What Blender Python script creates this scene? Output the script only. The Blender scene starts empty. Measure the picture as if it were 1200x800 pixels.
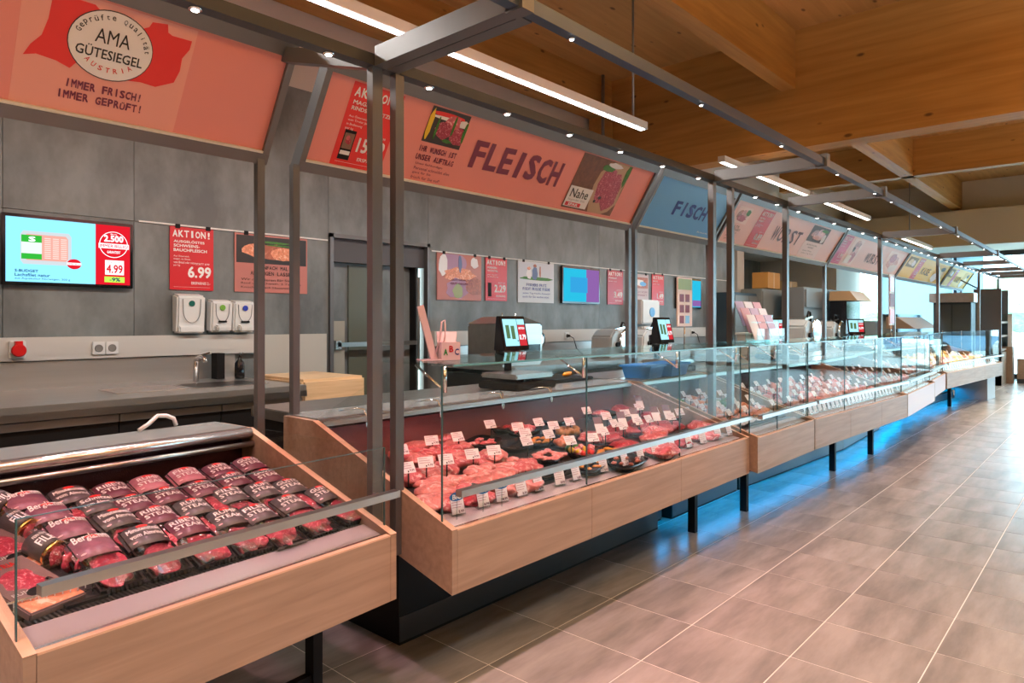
import bpy, bmesh, math, random
from mathutils import Vector, Matrix, Euler, noise
R = random.Random(7)
PI = math.pi
sc = bpy.context.scene
COL = sc.collection
# ------------------------------------------------------------------ camera
H_CAM = 1.4; YAW = 41.908
cam = bpy.data.objects.new('camera', bpy.data.cameras.new('camera')); COL.objects.link(cam)
cam.location = (0, 0, H_CAM); cam.rotation_euler = (PI/2, 0, math.radians(YAW-90))
cam.data.sensor_width = 36; cam.data.lens = 24; cam.data.shift_y = -24/1200
cam.data.clip_start = 0.05; cam.data.clip_end = 300
sc.camera = cam
# ------------------------------------------------------------------ view, sky, lights
vs = sc.view_settings
vs.view_transform = 'Standard'; vs.look = 'None'; vs.gamma = 1; vs.use_curve_mapping = False
vs.exposure = 0.72
cy = sc.cycles
cy.use_denoising = True; cy.max_bounces = 7; cy.transparent_max_bounces = 24
cy.diffuse_bounces = 3; cy.glossy_bounces = 4; cy.transmission_bounces = 4
cy.caustics_reflective = False; cy.caustics_refractive = False
cy.sample_clamp_indirect = 4
world = bpy.data.worlds.new('sky'); sc.world = world; world.use_nodes = True
wbg = world.node_tree.nodes['Background']
wbg.inputs[0].default_value = (0.58, 0.86, 1.0, 1); wbg.inputs[1].default_value = 6.0

def lamp(name, kind, loc, energy, color, rot=(0, 0, 0), size=None, sy=None, spot=None, blend=.5, rad=.03):
    l = bpy.data.lights.new(name, kind); l.energy = energy; l.color = color
    if kind == 'AREA':
        l.shape = 'RECTANGLE'; l.size = size; l.size_y = sy or size
        if name == 'added_fill_light': l.spread = math.radians(105)
    elif kind == 'SPOT':
        l.spot_size = math.radians(spot); l.spot_blend = blend; l.shadow_soft_size = rad
    else: l.shadow_soft_size = rad
    o = bpy.data.objects.new(name, l); COL.objects.link(o); o.location = loc; o.rotation_euler = rot
    return o
WARM = (1, .955, .90)
# fill lamps added out of view, behind and beside the camera (housings further down)
FILL_POS = [(-2.6, 1.2), (-2.6, -2.4), (1.5, -1.3), (5.5, -1.3), (9.5, -1.3), (13.5, -1.3), (3.5, -6)]
for a, b in FILL_POS:
    lamp('added_fill_light', 'AREA', (a, b, 3.88), 38, WARM, size=2.6, sy=.3)
    lamp('added_fill_uplight', 'AREA', (a, b, 4.03), 80, WARM, rot=(PI, 0, 0), size=2.6, sy=.3)  # upward fill added to brighten the timber ceiling

# ------------------------------------------------------------------ calibration: a pixel becomes a point on a real plane
_s, _c = math.sin(math.radians(YAW)), math.cos(math.radians(YAW))
def ray(x, y):
    a = (x-600)/800; b = (376-y)/800
    return (_s*a+_c, -_c*a+_s, b)
def at_z(x, y, z): q = ray(x, y); t = (z-H_CAM)/q[2]; return Vector((q[0]*t, q[1]*t, z))
def at_v(x, y, v): q = ray(x, y); t = v/q[1]; return Vector((q[0]*t, v, H_CAM+q[2]*t))
def at_plane(x, y, p, n):
    q = Vector(ray(x, y)); o = Vector((0, 0, H_CAM)); t = (p-o).dot(n)/q.dot(n); return o+q*t

# ------------------------------------------------------------------ materials
MATS = {}
def _new(name):
    m = bpy.data.materials.new(name); m.use_nodes = True; nt = m.node_tree
    return m, nt, nt.nodes['Principled BSDF']
def node(nt, t, **k):
    n = nt.nodes.new(t)
    for a, b in k.items():
        if a.startswith('i_'):
            n.inputs[a[2:].replace('_', ' ')].default_value = b
        else: setattr(n, a, b)
    return n
def mat(name, col, rough=.5, metal=0, spec=.5, bump=0, bscale=40, var=0, vscale=8, stretch=(1, 1, 1), col2=None, emit=0, rnd=0, coat=0, space='Object', island=False):
    """Principled material with noise between col and col2, optional relief and per-object variation."""
    if name in MATS: return MATS[name]
    m, nt, p = _new(name); L = nt.links.new
    col = tuple(col)+(1,)
    p.inputs['Base Color'].default_value = col
    p.inputs['Roughness'].default_value = rough; p.inputs['Metallic'].default_value = metal
    p.inputs['Specular IOR Level'].default_value = spec
    if coat: p.inputs['Coat Weight'].default_value = coat; p.inputs['Coat Roughness'].default_value = .08
    need = var or bump or col2
    if need or rnd:
        tc = node(nt, 'ShaderNodeTexCoord'); mp = node(nt, 'ShaderNodeMapping'); mp.inputs['Scale'].default_value = stretch
        L(tc.outputs[space], mp.inputs[0])
        nz = node(nt, 'ShaderNodeTexNoise', noise_dimensions='4D'); nz.inputs['Scale'].default_value = vscale; nz.inputs['Detail'].default_value = 5; nz.inputs['Roughness'].default_value = .6
        L(mp.outputs[0], nz.inputs['Vector'])
        oi = node(nt, 'ShaderNodeObjectInfo'); mu = node(nt, 'ShaderNodeMath', operation='MULTIPLY'); mu.inputs[1].default_value = 37
        L(oi.outputs['Random'], mu.inputs[0]); L(mu.outputs[0], nz.inputs['W'])
        c2 = tuple(col2)+(1,) if col2 else tuple(x*(1-var) for x in col[:3])+(1,)
        rp = node(nt, 'ShaderNodeValToRGB'); rp.color_ramp.elements[0].color = c2; rp.color_ramp.elements[1].color = col
        rp.color_ramp.elements[0].position = .35; rp.color_ramp.elements[1].position = .65
        L(nz.outputs['Fac'], rp.inputs[0]); out = rp.outputs[0]
        if rnd:
            hs = node(nt, 'ShaderNodeHueSaturation'); mr = node(nt, 'ShaderNodeMapRange'); mr.inputs['To Min'].default_value = 1-rnd; mr.inputs['To Max'].default_value = 1+rnd
            if island:
                ge = node(nt, 'ShaderNodeNewGeometry'); ad = node(nt, 'ShaderNodeMath', operation='ADD'); L(ge.outputs['Random Per Island'], ad.inputs[0]); L(oi.outputs['Random'], ad.inputs[1])
                fr = node(nt, 'ShaderNodeMath', operation='FRACT'); L(ad.outputs[0], fr.inputs[0]); L(fr.outputs[0], mr.inputs[0])
            else: L(oi.outputs['Random'], mr.inputs[0])
            L(mr.outputs[0], hs.inputs['Value']); L(out, hs.inputs['Color']); out = hs.outputs[0]
        L(out, p.inputs['Base Color'])
        if bump:
            n2 = node(nt, 'ShaderNodeTexNoise'); n2.inputs['Scale'].default_value = bscale; n2.inputs['Detail'].default_value = 4
            L(mp.outputs[0], n2.inputs['Vector'])
            b = node(nt, 'ShaderNodeBump'); b.inputs['Strength'].default_value = bump; b.inputs['Distance'].default_value = .01
            L(n2.outputs['Fac'], b.inputs['Height']); L(b.outputs[0], p.inputs['Normal'])
    if emit:
        p.inputs['Emission Color'].default_value = col; p.inputs['Emission Strength'].default_value = emit
    MATS[name] = m; return m
def glass(name, tint, refl=1.0, rough=0.0, dens=0.0):
    if name in MATS: return MATS[name]
    m = bpy.data.materials.new(name); m.use_nodes = True; nt = m.node_tree; nt.nodes.clear(); L = nt.links.new
    o = node(nt, 'ShaderNodeOutputMaterial'); t = node(nt, 'ShaderNodeBsdfTransparent'); t.inputs[0].default_value = tuple(tint)+(1,)
    g = node(nt, 'ShaderNodeBsdfGlossy'); g.inputs['Roughness'].default_value = rough; g.inputs[0].default_value = (.95, 1, .98, 1)
    f = node(nt, 'ShaderNodeLayerWeight'); f.inputs[0].default_value = .5   # facing term, Schlick: .04 + .96 (1-cos)^5
    pw = node(nt, 'ShaderNodeMath', operation='POWER'); pw.inputs[1].default_value = 5; L(f.outputs['Facing'], pw.inputs[0])
    mu = node(nt, 'ShaderNodeMath', operation='MULTIPLY_ADD'); mu.inputs[1].default_value = .94*refl; mu.inputs[2].default_value = .035*refl; mu.use_clamp = True
    mx = node(nt, 'ShaderNodeMixShader'); L(pw.outputs[0], mu.inputs[0]); L(mu.outputs[0], mx.inputs[0]); L(t.outputs[0], mx.inputs[1]); L(g.outputs[0], mx.inputs[2])
    L(mx.outputs[0], o.inputs[0]); MATS[name] = m; return m
def emis(name, col, st):
    if name in MATS: return MATS[name]
    m = bpy.data.materials.new(name); m.use_nodes = True; nt = m.node_tree; nt.nodes.clear()
    o = node(nt, 'ShaderNodeOutputMaterial'); e = node(nt, 'ShaderNodeEmission'); e.inputs[0].default_value = tuple(col)+(1,); e.inputs[1].default_value = st
    nt.links.new(e.outputs[0], o.inputs[0]); MATS[name] = m; return m
def wood_glulam(name, c1, c2, scale=1.0, knots=True, rough=.55):
    """timber: grain runs along local x"""
    m, nt, p = _new(name); L = nt.links.new
    tc = node(nt, 'ShaderNodeTexCoord'); mp = node(nt, 'ShaderNodeMapping'); mp.inputs['Scale'].default_value = (.55*scale, 9*scale, 9*scale)
    L(tc.outputs['Object'], mp.inputs[0])
    nz = node(nt, 'ShaderNodeTexNoise'); nz.inputs['Scale'].default_value = 1.6; nz.inputs['Detail'].default_value = 6; nz.inputs['Distortion'].default_value = .5
    L(mp.outputs[0], nz.inputs['Vector'])
    rp = node(nt, 'ShaderNodeValToRGB'); rp.color_ramp.elements[0].position = .3; rp.color_ramp.elements[1].position = .7
    rp.color_ramp.elements[0].color = tuple(c2)+(1,); rp.color_ramp.elements[1].color = tuple(c1)+(1,)
    L(nz.outputs['Fac'], rp.inputs[0]); out = rp.outputs[0]
    # broad tone change
    n3 = node(nt, 'ShaderNodeTexNoise'); n3.inputs['Scale'].default_value = .9; mp3 = node(nt, 'ShaderNodeMapping'); mp3.inputs['Scale'].default_value = (.4, 5, 5); L(tc.outputs['Object'], mp3.inputs[0]); L(mp3.outputs[0], n3.inputs['Vector'])
    mr = node(nt, 'ShaderNodeMapRange'); mr.inputs['To Min'].default_value = .8; mr.inputs['To Max'].default_value = 1.2; L(n3.outputs['Fac'], mr.inputs[0])
    hs = node(nt, 'ShaderNodeHueSaturation'); L(mr.outputs[0], hs.inputs['Value']); L(out, hs.inputs['Color']); out = hs.outputs[0]
    if knots:
        mk = node(nt, 'ShaderNodeMapping'); mk.inputs['Scale'].default_value = (1.5, 3.3, 3.3); L(tc.outputs['Object'], mk.inputs[0])
        vo = node(nt, 'ShaderNodeTexVoronoi'); vo.inputs['Scale'].default_value = 1.5; L(mk.outputs[0], vo.inputs['Vector'])
        r2 = node(nt, 'ShaderNodeValToRGB'); r2.color_ramp.elements[0].position = .06; r2.color_ramp.elements[1].position = .12; r2.color_ramp.elements[0].color = (.12, .05, .02, 1); r2.color_ramp.elements[1].color = (1, 1, 1, 1)
        L(vo.outputs['Distance'], r2.inputs[0])
        mx = node(nt, 'ShaderNodeMixRGB', blend_type='MULTIPLY'); mx.inputs[0].default_value = .8; L(out, mx.inputs[1]); L(r2.outputs[0], mx.inputs[2]); out = mx.outputs[0]
    L(out, p.inputs['Base Color']); p.inputs['Roughness'].default_value = rough
    b = node(nt, 'ShaderNodeBump'); b.inputs['Strength'].default_value = .15; L(nz.outputs['Fac'], b.inputs['Height']); L(b.outputs[0], p.inputs['Normal'])
    MATS[name] = m; return m
def meat_mat(name, c1, fat, amount=.5, scale=14, rough=.32):
    m, nt, p = _new(name); L = nt.links.new
    tc = node(nt, 'ShaderNodeTexCoord'); oi = node(nt, 'ShaderNodeObjectInfo')
    mu = node(nt, 'ShaderNodeMath', operation='MULTIPLY'); mu.inputs[1].default_value = 50; L(oi.outputs['Random'], mu.inputs[0])
    n = node(nt, 'ShaderNodeTexNoise', noise_dimensions='4D'); n.inputs['Scale'].default_value = scale; n.inputs['Detail'].default_value = 4; n.inputs['Distortion'].default_value = 1.8
    geo = node(nt, 'ShaderNodeNewGeometry')
    L(geo.outputs['Position'], n.inputs['Vector']); L(mu.outputs[0], n.inputs['W'])
    rp = node(nt, 'ShaderNodeValToRGB'); e = rp.color_ramp.elements
    e[0].position = amount; e[1].position = amount+.09; e[0].color = tuple(c1)+(1,); e[1].color = tuple(fat)+(1,)
    e3 = e.new(max(.02, amount-.25)); e3.color = tuple(x*.62 for x in c1)+(1,)
    L(n.outputs['Fac'], rp.inputs[0]); L(rp.outputs[0], p.inputs['Base Color'])
    p.inputs['Roughness'].default_value = rough; p.inputs['Subsurface Weight'].default_value = 0
    b = node(nt, 'ShaderNodeBump'); b.inputs['Strength'].default_value = .5; b.inputs['Distance'].default_value = .006; L(n.outputs['Fac'], b.inputs['Height']); L(b.outputs[0], p.inputs['Normal'])
    MATS[name] = m; return m

OAK = wood_glulam('oak_laminate', (.40, .275, .19), (.30, .20, .135), 2.6, False, .45)
OAKEDGE = mat('oak_edge', (.72, .47, .31), .45, var=.12, vscale=20)
GLU = wood_glulam('glulam_spruce', (.56, .29, .075), (.42, .20, .045))
CLT = wood_glulam('ceiling_spruce', (.64, .36, .13), (.53, .28, .09))
STEEL = mat('brushed_steel', (.56, .55, .53), .3, 1, bump=.06, bscale=60, var=.12, vscale=3, stretch=(.3, 6, 6))
FRAMEM = mat('frame_steel', (.185, .18, .18), .38, .6, var=.08, vscale=3)
POLISH = mat('polished_steel', (.82, .79, .78), .24, .9)
WTOP = mat('worktop_steel', (.56, .555, .54), .33, .85, bump=.05, bscale=60, var=.10, vscale=3, stretch=(.3, 6, 6))
CHROME = mat('chrome', (.85, .85, .86), .07, 1)
BLACK = mat('black_panel', (.010, .009, .009), .6, spec=.2)
BLACKG = mat('black_gloss', (.01, .01, .012), .12)
DARK = mat('dark_steel', (.06, .055, .055), .3, .8)
WHITE = mat('white_plastic', (.78, .78, .76), .35)
PAPER = mat('white_card', (.86, .83, .84), .5)
PLAST = mat('white_wall_paint', (.62, .565, .49), .7, var=.05, vscale=2)
BULK = mat('bulkhead_paint', (.66, .585, .46), .7)
CREAM = mat('cream_strip', (.80, .77, .68), .45)
CLAD = mat('concrete_cladding', (.225, .248, .248), .42, var=.50, vscale=3.4, stretch=(1, 1, .55), bump=.12, bscale=14, rnd=.05)
FROST = mat('dark_niche', (.11, .12, .09), .35)
TILE = mat('floor_tile', (.40, .365, .335), .27, var=.42, vscale=3.2, stretch=(.45, 2.2, 1), bump=.04, bscale=30, rnd=.07, space='Object', island=True)
GROUT = mat('tile_grout', (.74, .68, .63), .7)
GL = glass('counter_glass', (.96, .978, .972), .42)
GLEDGE = mat('glass_edge', (.05, .12, .12), .15)
GLSHELF = glass('shelf_glass', (.84, .90, .89), .6)
WINGL = glass('window_glass', (.93, .98, 1), .8)
PINK = mat('banner_pink', (.85, .30, .25), .38)
PINKL = mat('banner_pink_light', (.90, .40, .32), .38)
PALEP = mat('banner_pale_pink', (.88, .56, .50), .38)
PALEL = mat('banner_pale_light', (.92, .68, .62), .38)
BLUEB = mat('banner_blue', (.13, .42, .80), .35)
YELL = mat('banner_yellow', (.93, .55, .03), .38)
RED = mat('offer_red', (.66, .02, .03), .32)
REDB = mat('offer_bright_red', (.84, .035, .03), .35)
PLUM = mat('lettering_plum', (.20, .03, .07), .5)
WHT = mat('lettering_white', (.9, .88, .86), .5)
BLK = mat('lettering_black', (.02, .02, .02), .5)
REDT = mat('lettering_red', (.75, .03, .03), .5)
NAVY = mat('lettering_navy', (.01, .04, .30), .5)
BROWN = mat('lettering_brown', (.25, .13, .08), .5)
GREYB = mat('grey_machine', (.24, .235, .22), .4, .3)
GREYL = mat('light_machine', (.50, .49, .46), .4, .2)
M_RED = meat_mat('beef_red', (.50, .035, .055), (.80, .36, .32), .60, 34)
M_PINK = meat_mat('pork_pink', (.70, .14, .155), (.88, .55, .52), .53, 28)
M_PALE = meat_mat('poultry_pale', (.80, .25, .23), (.88, .56, .52), .54, 22)
M_STEAK = meat_mat('steak_marbled', (.46, .04, .075), (.80, .36, .38), .56, 60)
M_HAM = meat_mat('ham_pink', (.78, .36, .32), (.84, .55, .48), .6, 12)
M_SAUS = meat_mat('sausage_brown', (.48, .14, .08), (.62, .28, .17), .6, 14)
M_SALM = meat_mat('salmon_orange', (.84, .30, .16), (.88, .58, .42), .55, 26)
M_FISH = meat_mat('fish_silver', (.55, .57, .60), (.78, .78, .78), .5, 26)
M_CHE = meat_mat('cheese_yellow', (.82, .52, .15), (.90, .70, .36), .55, 10)
M_YEL = meat_mat('marinade_yellow', (.80, .36, .04), (.70, .15, .03), .55, 40)
M_BREAD = meat_mat('bread_crust', (.62, .33, .12), (.75, .50, .25), .55, 30)
GREEN = mat('herb_green', (.07, .26, .03), .5, var=.4, vscale=60)
PURP = mat('sleeve_plum', (.16, .045, .075), .3, var=.25, vscale=30)
PURPL = mat('sleeve_purple', (.34, .14, .20), .3, var=.35, vscale=40)
ROSEM = mat('sleeve_rose', (.50, .19, .24), .3, var=.25, vscale=30)
SGREY = mat('sleeve_charcoal', (.10, .085, .09), .3, var=.25, vscale=30)
TRAYB = mat('tray_black', (.015, .013, .014), .2)
FILM = glass('clear_film', (.97, .97, .97), .8, .08)
ICE = mat('crushed_ice', (.72, .80, .86), .25, var=.35, vscale=50, bump=.8, bscale=60)

# ------------------------------------------------------------------ mesh helpers
class MB:
    def __init__(s): s.v = []; s.f = []; s.sm = set()
    def add(s, vs, fs, smooth=False):
        o = len(s.v); s.v += [tuple(p) for p in vs]
        for f in fs:
            if smooth: s.sm.add(len(s.f))
            s.f.append(tuple(i+o for i in f))
        return s
    def box(s, x0, x1, y0, y1, z0, z1):
        return s.add([(x0, y0, z0), (x1, y0, z0), (x1, y1, z0), (x0, y1, z0), (x0, y0, z1), (x1, y0, z1), (x1, y1, z1), (x0, y1, z1)],
              [(0, 3, 2, 1), (4, 5, 6, 7), (0, 1, 5, 4), (1, 2, 6, 5), (2, 3, 7, 6), (3, 0, 4, 7)])
    def hexa(s, p): return s.add(p, [(0, 3, 2, 1), (4, 5, 6, 7), (0, 1, 5, 4), (1, 2, 6, 5), (2, 3, 7, 6), (3, 0, 4, 7)])
    def beam(s, a, b, w, h, up=(0, 0, 1)):
        a = Vector(a); b = Vector(b); d = (b-a).normalized(); u = Vector(up); r = d.cross(u).normalized(); u = r.cross(d)
        P = [a-r*w/2-u*h/2, a+r*w/2-u*h/2, b+r*w/2-u*h/2, b-r*w/2-u*h/2]; Q = [p+u*h for p in P]
        return s.add(P+Q, [(0, 3, 2, 1), (4, 5, 6, 7), (0, 1, 5, 4), (1, 2, 6, 5), (2, 3, 7, 6), (3, 0, 4, 7)])
    def prism(s, pts, ax, a0, a1):
        """polygon pts in the plane normal to axis ax, extruded a0..a1"""
        def mk(p, a): return {'x': (a, p[0], p[1]), 'y': (p[0], a, p[1]), 'z': (p[0], p[1], a)}[ax]
        n = len(pts); V = [mk(p, a0) for p in pts]+[mk(p, a1) for p in pts]
        F = [tuple(range(n))[::-1], tuple(range(n, 2*n))]+[(i, (i+1) % n, n+(i+1) % n, n+i) for i in range(n)]
        return s.add(V, F)
    def tube(s, path, r, n=8, cap=True):
        path = [Vector(p) for p in path]; V = []; F = []
        u = None
        for i, p in enumerate(path):
            d = (path[min(i+1, len(path)-1)]-path[max(i-1, 0)]).normalized()
            if u is None: u = d.cross(Vector((0, 0, 1))) if abs(d.z) < .9 else d.cross(Vector((1, 0, 0)))
            u = (u-d*u.dot(d)).normalized(); w = d.cross(u)
            rr = r[i] if isinstance(r, (list, tuple)) else r
            V += [p+(u*math.cos(k*2*PI/n)+w*math.sin(k*2*PI/n))*rr for k in range(n)]
        for i in range(len(path)-1):
            F += [(i*n+k, i*n+(k+1) % n, (i+1)*n+(k+1) % n, (i+1)*n+k) for k in range(n)]
        s.add(V, F, True)
        if cap: o = len(s.v)-len(V); s.f.append(tuple(o+k for k in range(n))[::-1]); s.f.append(tuple(o+(len(path)-1)*n+k for k in range(n)))
        return s
    def lathe(s, prof, c=(0, 0, 0), n=16, ax='z'):
        V = []; F = []
        for r, h in prof:
            for k in range(n):
                a = 2*PI*k/n; x, y = r*math.cos(a), r*math.sin(a)
                q = (x, y, h) if ax == 'z' else ((x, -h, y) if ax == 'y' else (h, x, y))
                V.append((c[0]+q[0], c[1]+q[1], c[2]+q[2]))
        for i in range(len(prof)-1): F += [(i*n+k, i*n+(k+1) % n, (i+1)*n+(k+1) % n, (i+1)*n+k) for k in range(n)]
        o = len(s.v); s.add(V, F, True); s.f.append(tuple(o+k for k in range(n))[::-1]); s.f.append(tuple(o+(len(prof)-1)*n+k for k in range(n)))
        return s
    def mesh(s, name, m, bevel=0):
        me = bpy.data.meshes.new(name); me.from_pydata(s.v, [], s.f)
        for i in s.sm: me.polygons[i].use_smooth = True
        bm = bmesh.new(); bm.from_mesh(me); bmesh.ops.recalc_face_normals(bm, faces=bm.faces)
        if bevel: bmesh.ops.bevel(bm, geom=[e for e in bm.edges if len(e.link_faces) == 2 and e.calc_face_angle(0) > .6], offset=bevel, segments=2, affect='EDGES', clamp_overlap=True)
        bm.to_mesh(me); bm.free()
        if m: me.materials.append(m)
        return me
    def build(s, name, m, parent=None, loc=None, rot=None, bevel=0): return inst(name, s.mesh(name, m, bevel), parent, loc, rot)
def inst(name, me, parent=None, loc=None, rot=None, scale=None):
    o = bpy.data.objects.new(name, me); COL.objects.link(o)
    if parent: o.parent = parent
    if loc is not None: o.location = loc
    if rot is not None: o.rotation_euler = rot
    if scale is not None: o.scale = scale
    return o
def tag(o, label, cat, group=None, kind=None):
    o['label'] = label; o['category'] = cat
    if group: o['group'] = group
    if kind: o['kind'] = kind
    return o
def thing(name, label, cat, loc=(0, 0, 0), rot=(0, 0, 0), group=None):
    o = bpy.data.objects.new(name, None); o.empty_display_size = .1; COL.objects.link(o); o.location = loc; o.rotation_euler = rot
    return tag(o, label, cat, group)
def struct(o): o['kind'] = 'structure'; return o
def box(name, m, x0, x1, y0, y1, z0, z1, parent=None, bevel=0): return MB().box(x0, x1, y0, y1, z0, z1).build(name, m, parent, bevel=bevel)
ORD = ['first', 'second', 'third', 'fourth', 'fifth', 'sixth', 'seventh', 'eighth', 'ninth', 'tenth', 'eleventh', 'twelfth', 'thirteenth', 'fourteenth', 'fifteenth', 'sixteenth', 'seventeenth', 'eighteenth', 'nineteenth', 'twentieth', 'twenty-first', 'twenty-second', 'twenty-third', 'twenty-fourth', 'twenty-fifth', 'twenty-sixth']

_TXT = {}
def text_mesh(s, bold):
    k = (s, bold)
    if k not in _TXT:
        c = bpy.data.curves.new('lettering', 'FONT'); c.body = s; c.resolution_u = 2; c.offset = 0; c.extrude = .0; c.fill_mode = 'BOTH'
        o = bpy.data.objects.new('t', c); COL.objects.link(o)
        dg = bpy.context.evaluated_depsgraph_get(); me = bpy.data.meshes.new_from_object(o.evaluated_get(dg)); bpy.data.objects.remove(o)
        vs_ = [tuple(v.co) for v in me.vertices]; fs = [tuple(p.vertices) for p in me.polygons]
        if not vs_: vs_ = [(0, 0, 0), (1, 0, 0), (0, 1, 0)]; fs = [(0, 1, 2)]
        x0 = min(v[0] for v in vs_); x1 = max(v[0] for v in vs_); y0 = min(v[1] for v in vs_); y1 = max(v[1] for v in vs_)
        if bold > .005:      # heavier strokes: shifted copies of the outline
            W_ = []; F_ = []
            for dx, dy in ((-bold, -bold), (bold, -bold), (bold, bold), (-bold, bold)):
                F_ += [tuple(i+len(W_) for i in f) for f in fs]; W_ += [(v[0]+dx*.8, v[1]+dy*.8, len(W_)/max(1, len(vs_))*.0001) for v in vs_]
            vs_, fs = W_, F_; x0 -= bold*.8; x1 += bold*.8; y0 -= bold*.8; y1 += bold*.8
        _TXT[k] = ([((v[0]-x0)/(x1-x0), (v[1]-y0)/(y1-y0), v[2]) for v in vs_], fs)
    return _TXT[k]
def add_text(mb, s, x, y, w, h, z, bold=.02, f=None, shear=0, jit=0):
    if jit:   # letter by letter, slightly uneven like brush lettering
        n = len(s); cw = w/n; rr = random.Random(len(s)*7+ord(s[0]))
        for i, ch in enumerate(s):
            if ch == ' ': continue
            wid = (.42 if jit < .05 and n == 7 else .30) if ch in 'I!1.' else 1
            a = rr.uniform(-jit, jit); yy = rr.uniform(-jit, jit)*h*.5
            vs_, fs = text_mesh(ch, bold)
            P = []
            for p in vs_:
                px_, py_ = (p[0]-.5)*cw*.86*wid, (p[1]-.5)*h
                P.append((x+cw*(i+.5)+px_*math.cos(a)-py_*math.sin(a)+shear*py_, y+h/2+yy+px_*math.sin(a)+py_*math.cos(a), z+p[2]))
            mb.add([f(*q) if f else q for q in P], fs)
        return mb
    vs_, fs = text_mesh(s, bold)
    P = [(x+p[0]*w+shear*p[1]*h, y+p[1]*h, z+p[2]) for p in vs_]
    return mb.add([f(*q) if f else q for q in P], fs)

class Sign:
    """a flat board; local x to the right, y up the board, z towards the viewer"""
    def __init__(s, name, label, cat, org, xd, yd, group=None, root=None):
        x = Vector(xd).normalized(); y = Vector(yd).normalized(); z = x.cross(y)
        if root is None:
            s.r = thing(name, label, cat, group=group)
            s.r.matrix_world = Matrix(((x.x, y.x, z.x, org[0]), (x.y, y.y, z.y, org[1]), (x.z, y.z, z.z, org[2]), (0, 0, 0, 1)))
        else: s.r = root
        s.l = 0
    def rect(s, name, x, y, w, h, m, z=.001, t=.0008, label=None):
        o = MB().box(x, x+w, y, y+h, z-t, z).build(name, m, s.r)
        if label: o['label'] = label
        return o
    def poly(s, name, pts, m, z=.001, t=.0008): return MB().prism(pts, 'z', z-t, z).build(name, m, s.r)
    def ell(s, name, x, y, a, b, m, z=.001, n=24, t=.0008): return s.poly(name, [(x+a*math.cos(2*PI*k/n), y+b*math.sin(2*PI*k/n)) for k in range(n)], m, z, t)
    def txt(s, t, x, y, w, h, m, z=.003, bold=.02, shear=0, jit=0, name='lettering'):
        return add_text(MB(), t, x, y, w, h, z, bold, None, shear, jit).build(name, m, s.r)
    def lines(s, ls, x, y, w, lh, m, z=.003, bold=.0, ch=.62):
        """several lines of small print as one part"""
        mb = MB(); mx = max(len(l) for l in ls)
        for i, l in enumerate(ls): add_text(mb, l, x, y-i*lh, w*len(l)/mx, lh*ch, z, bold)
        return mb.build('lettering', m, s.r)
    def photo(s, x, y, w, h, bg, items, z=.003):
        """printed picture: a backdrop and printed shapes (x, y, rx, ry, material) in 0..1"""
        s.rect('picture', x, y, w, h, bg, z)
        by = {}
        for k, (a, b, ra, rb, m) in enumerate(items): by.setdefault(m.name, (m, []))[1].append((a, b, ra, rb, k))
        for m, L in by.values():
            mb = MB()
            for a, b, ra, rb, k in L:
                rr = random.Random(k+int(a*100)); pts = []
                for q in range(14):
                    t = 2*PI*q/14; j = 1+rr.uniform(-.14, .14)
                    pts.append((min(max(x+(a+ra*math.cos(t)*j)*w, x), x+w), min(max(y+(b+rb*math.sin(t)*j)*h, y), y+h)))
                mb.prism(pts, 'z', z, z+.0006+.0004*k)
            mb.build('picture_motif', m, s.r)

# ------------------------------------------------------------------ the setting
FAC = 20.4            # facade plane
V_W = 5.4             # back wall plane
# floor: sub-floor slab, single tiles near, one field of tiles beyond
fl = struct(MB().box(-8, FAC+.2, -14, 7.6, -.1, -.0012).build('floor', GROUT))
TS = .445; tiles = []
for i in range(-4, 60):
    for j in range(-30, 14):
        u0 = 2.452-6*TS+i*TS; v0 = 1.93-TS*(j+1)+0*TS
        cu, cv = u0+TS/2, v0+TS/2
        if cu > FAC-.3 or cv > 5.2 or cu < -7.5: continue
        dep = cu*_c+cv*_s; xx = cu*_s-cv*_c
        vis = dep > .9 and abs(xx/dep) < .84 and H_CAM/dep < .58
        tiles.append((dep if vis else 999, cu, cv))
tiles.sort()
g = .0026
tm = MB().box(-TS/2+g, TS/2-g, -TS/2+g, TS/2-g, -.012, 0).mesh('tile', TILE)
rest = MB()
for n, (d_, a, b) in enumerate(tiles):
    if n < 300 and d_ < 900: inst('tile', tm, fl, (a, b, 0))
    else: rest.box(a-TS/2+g, a+TS/2-g, b-TS/2+g, b+TS/2-g, -.012, 0)
o = rest.build('tile_field', TILE, fl); o['kind'] = 'stuff'
# ceiling of timber panels
ZC = 4.65
ce = struct(MB().box(-8, FAC+.2, -14, 5.6, ZC, ZC+.2).build('ceiling', CLT))
for k, x0 in enumerate([-8, -3.9, .2, 4.1, 7.95, 12, 16]):
    MB().box(x0+.006, min(x0+4.1, FAC), -13.9, 5.5, ZC-.02, ZC+.01).build('panel', CLT, ce) if False else None
# back wall
wb = struct(MB().box(-8, 3.513, V_W+.02, V_W+.2, 0, ZC).box(4.712, 12.45, V_W+.02, V_W+.2, 0, ZC).box(12.45, 18.3, V_W+.02, V_W+.2, 3.0, ZC).box(18.3, FAC, V_W+.02, V_W+.2, 0, ZC).box(12.3, 18.5, 7.4, 7.6, 0, 3.1).box(12.3, 12.45, V_W+.2, 7.4, 0, 3.1).box(18.3, 18.5, V_W+.2, 7.4, 0, 3.1).box(12.3, 18.5, V_W+.2, 7.6, 3.0, 3.1).box(3.513, 4.712, V_W+.02, V_W+.2, 2.2, ZC).build('wall_back', PLAST))  # far kitchen recess with low ceiling, shaped to keep its back wall dark
jts = [-6.5, -4.9, -3.3, -1.7, -.35, 1.085, 1.872, 3.513]
ZCL = 3.44
def clad(a, b, z0=0, z1=ZCL): MB().box(a+.002, b-.002, V_W, V_W+.03, z0, z1).build('panel', CLAD, wb)
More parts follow.
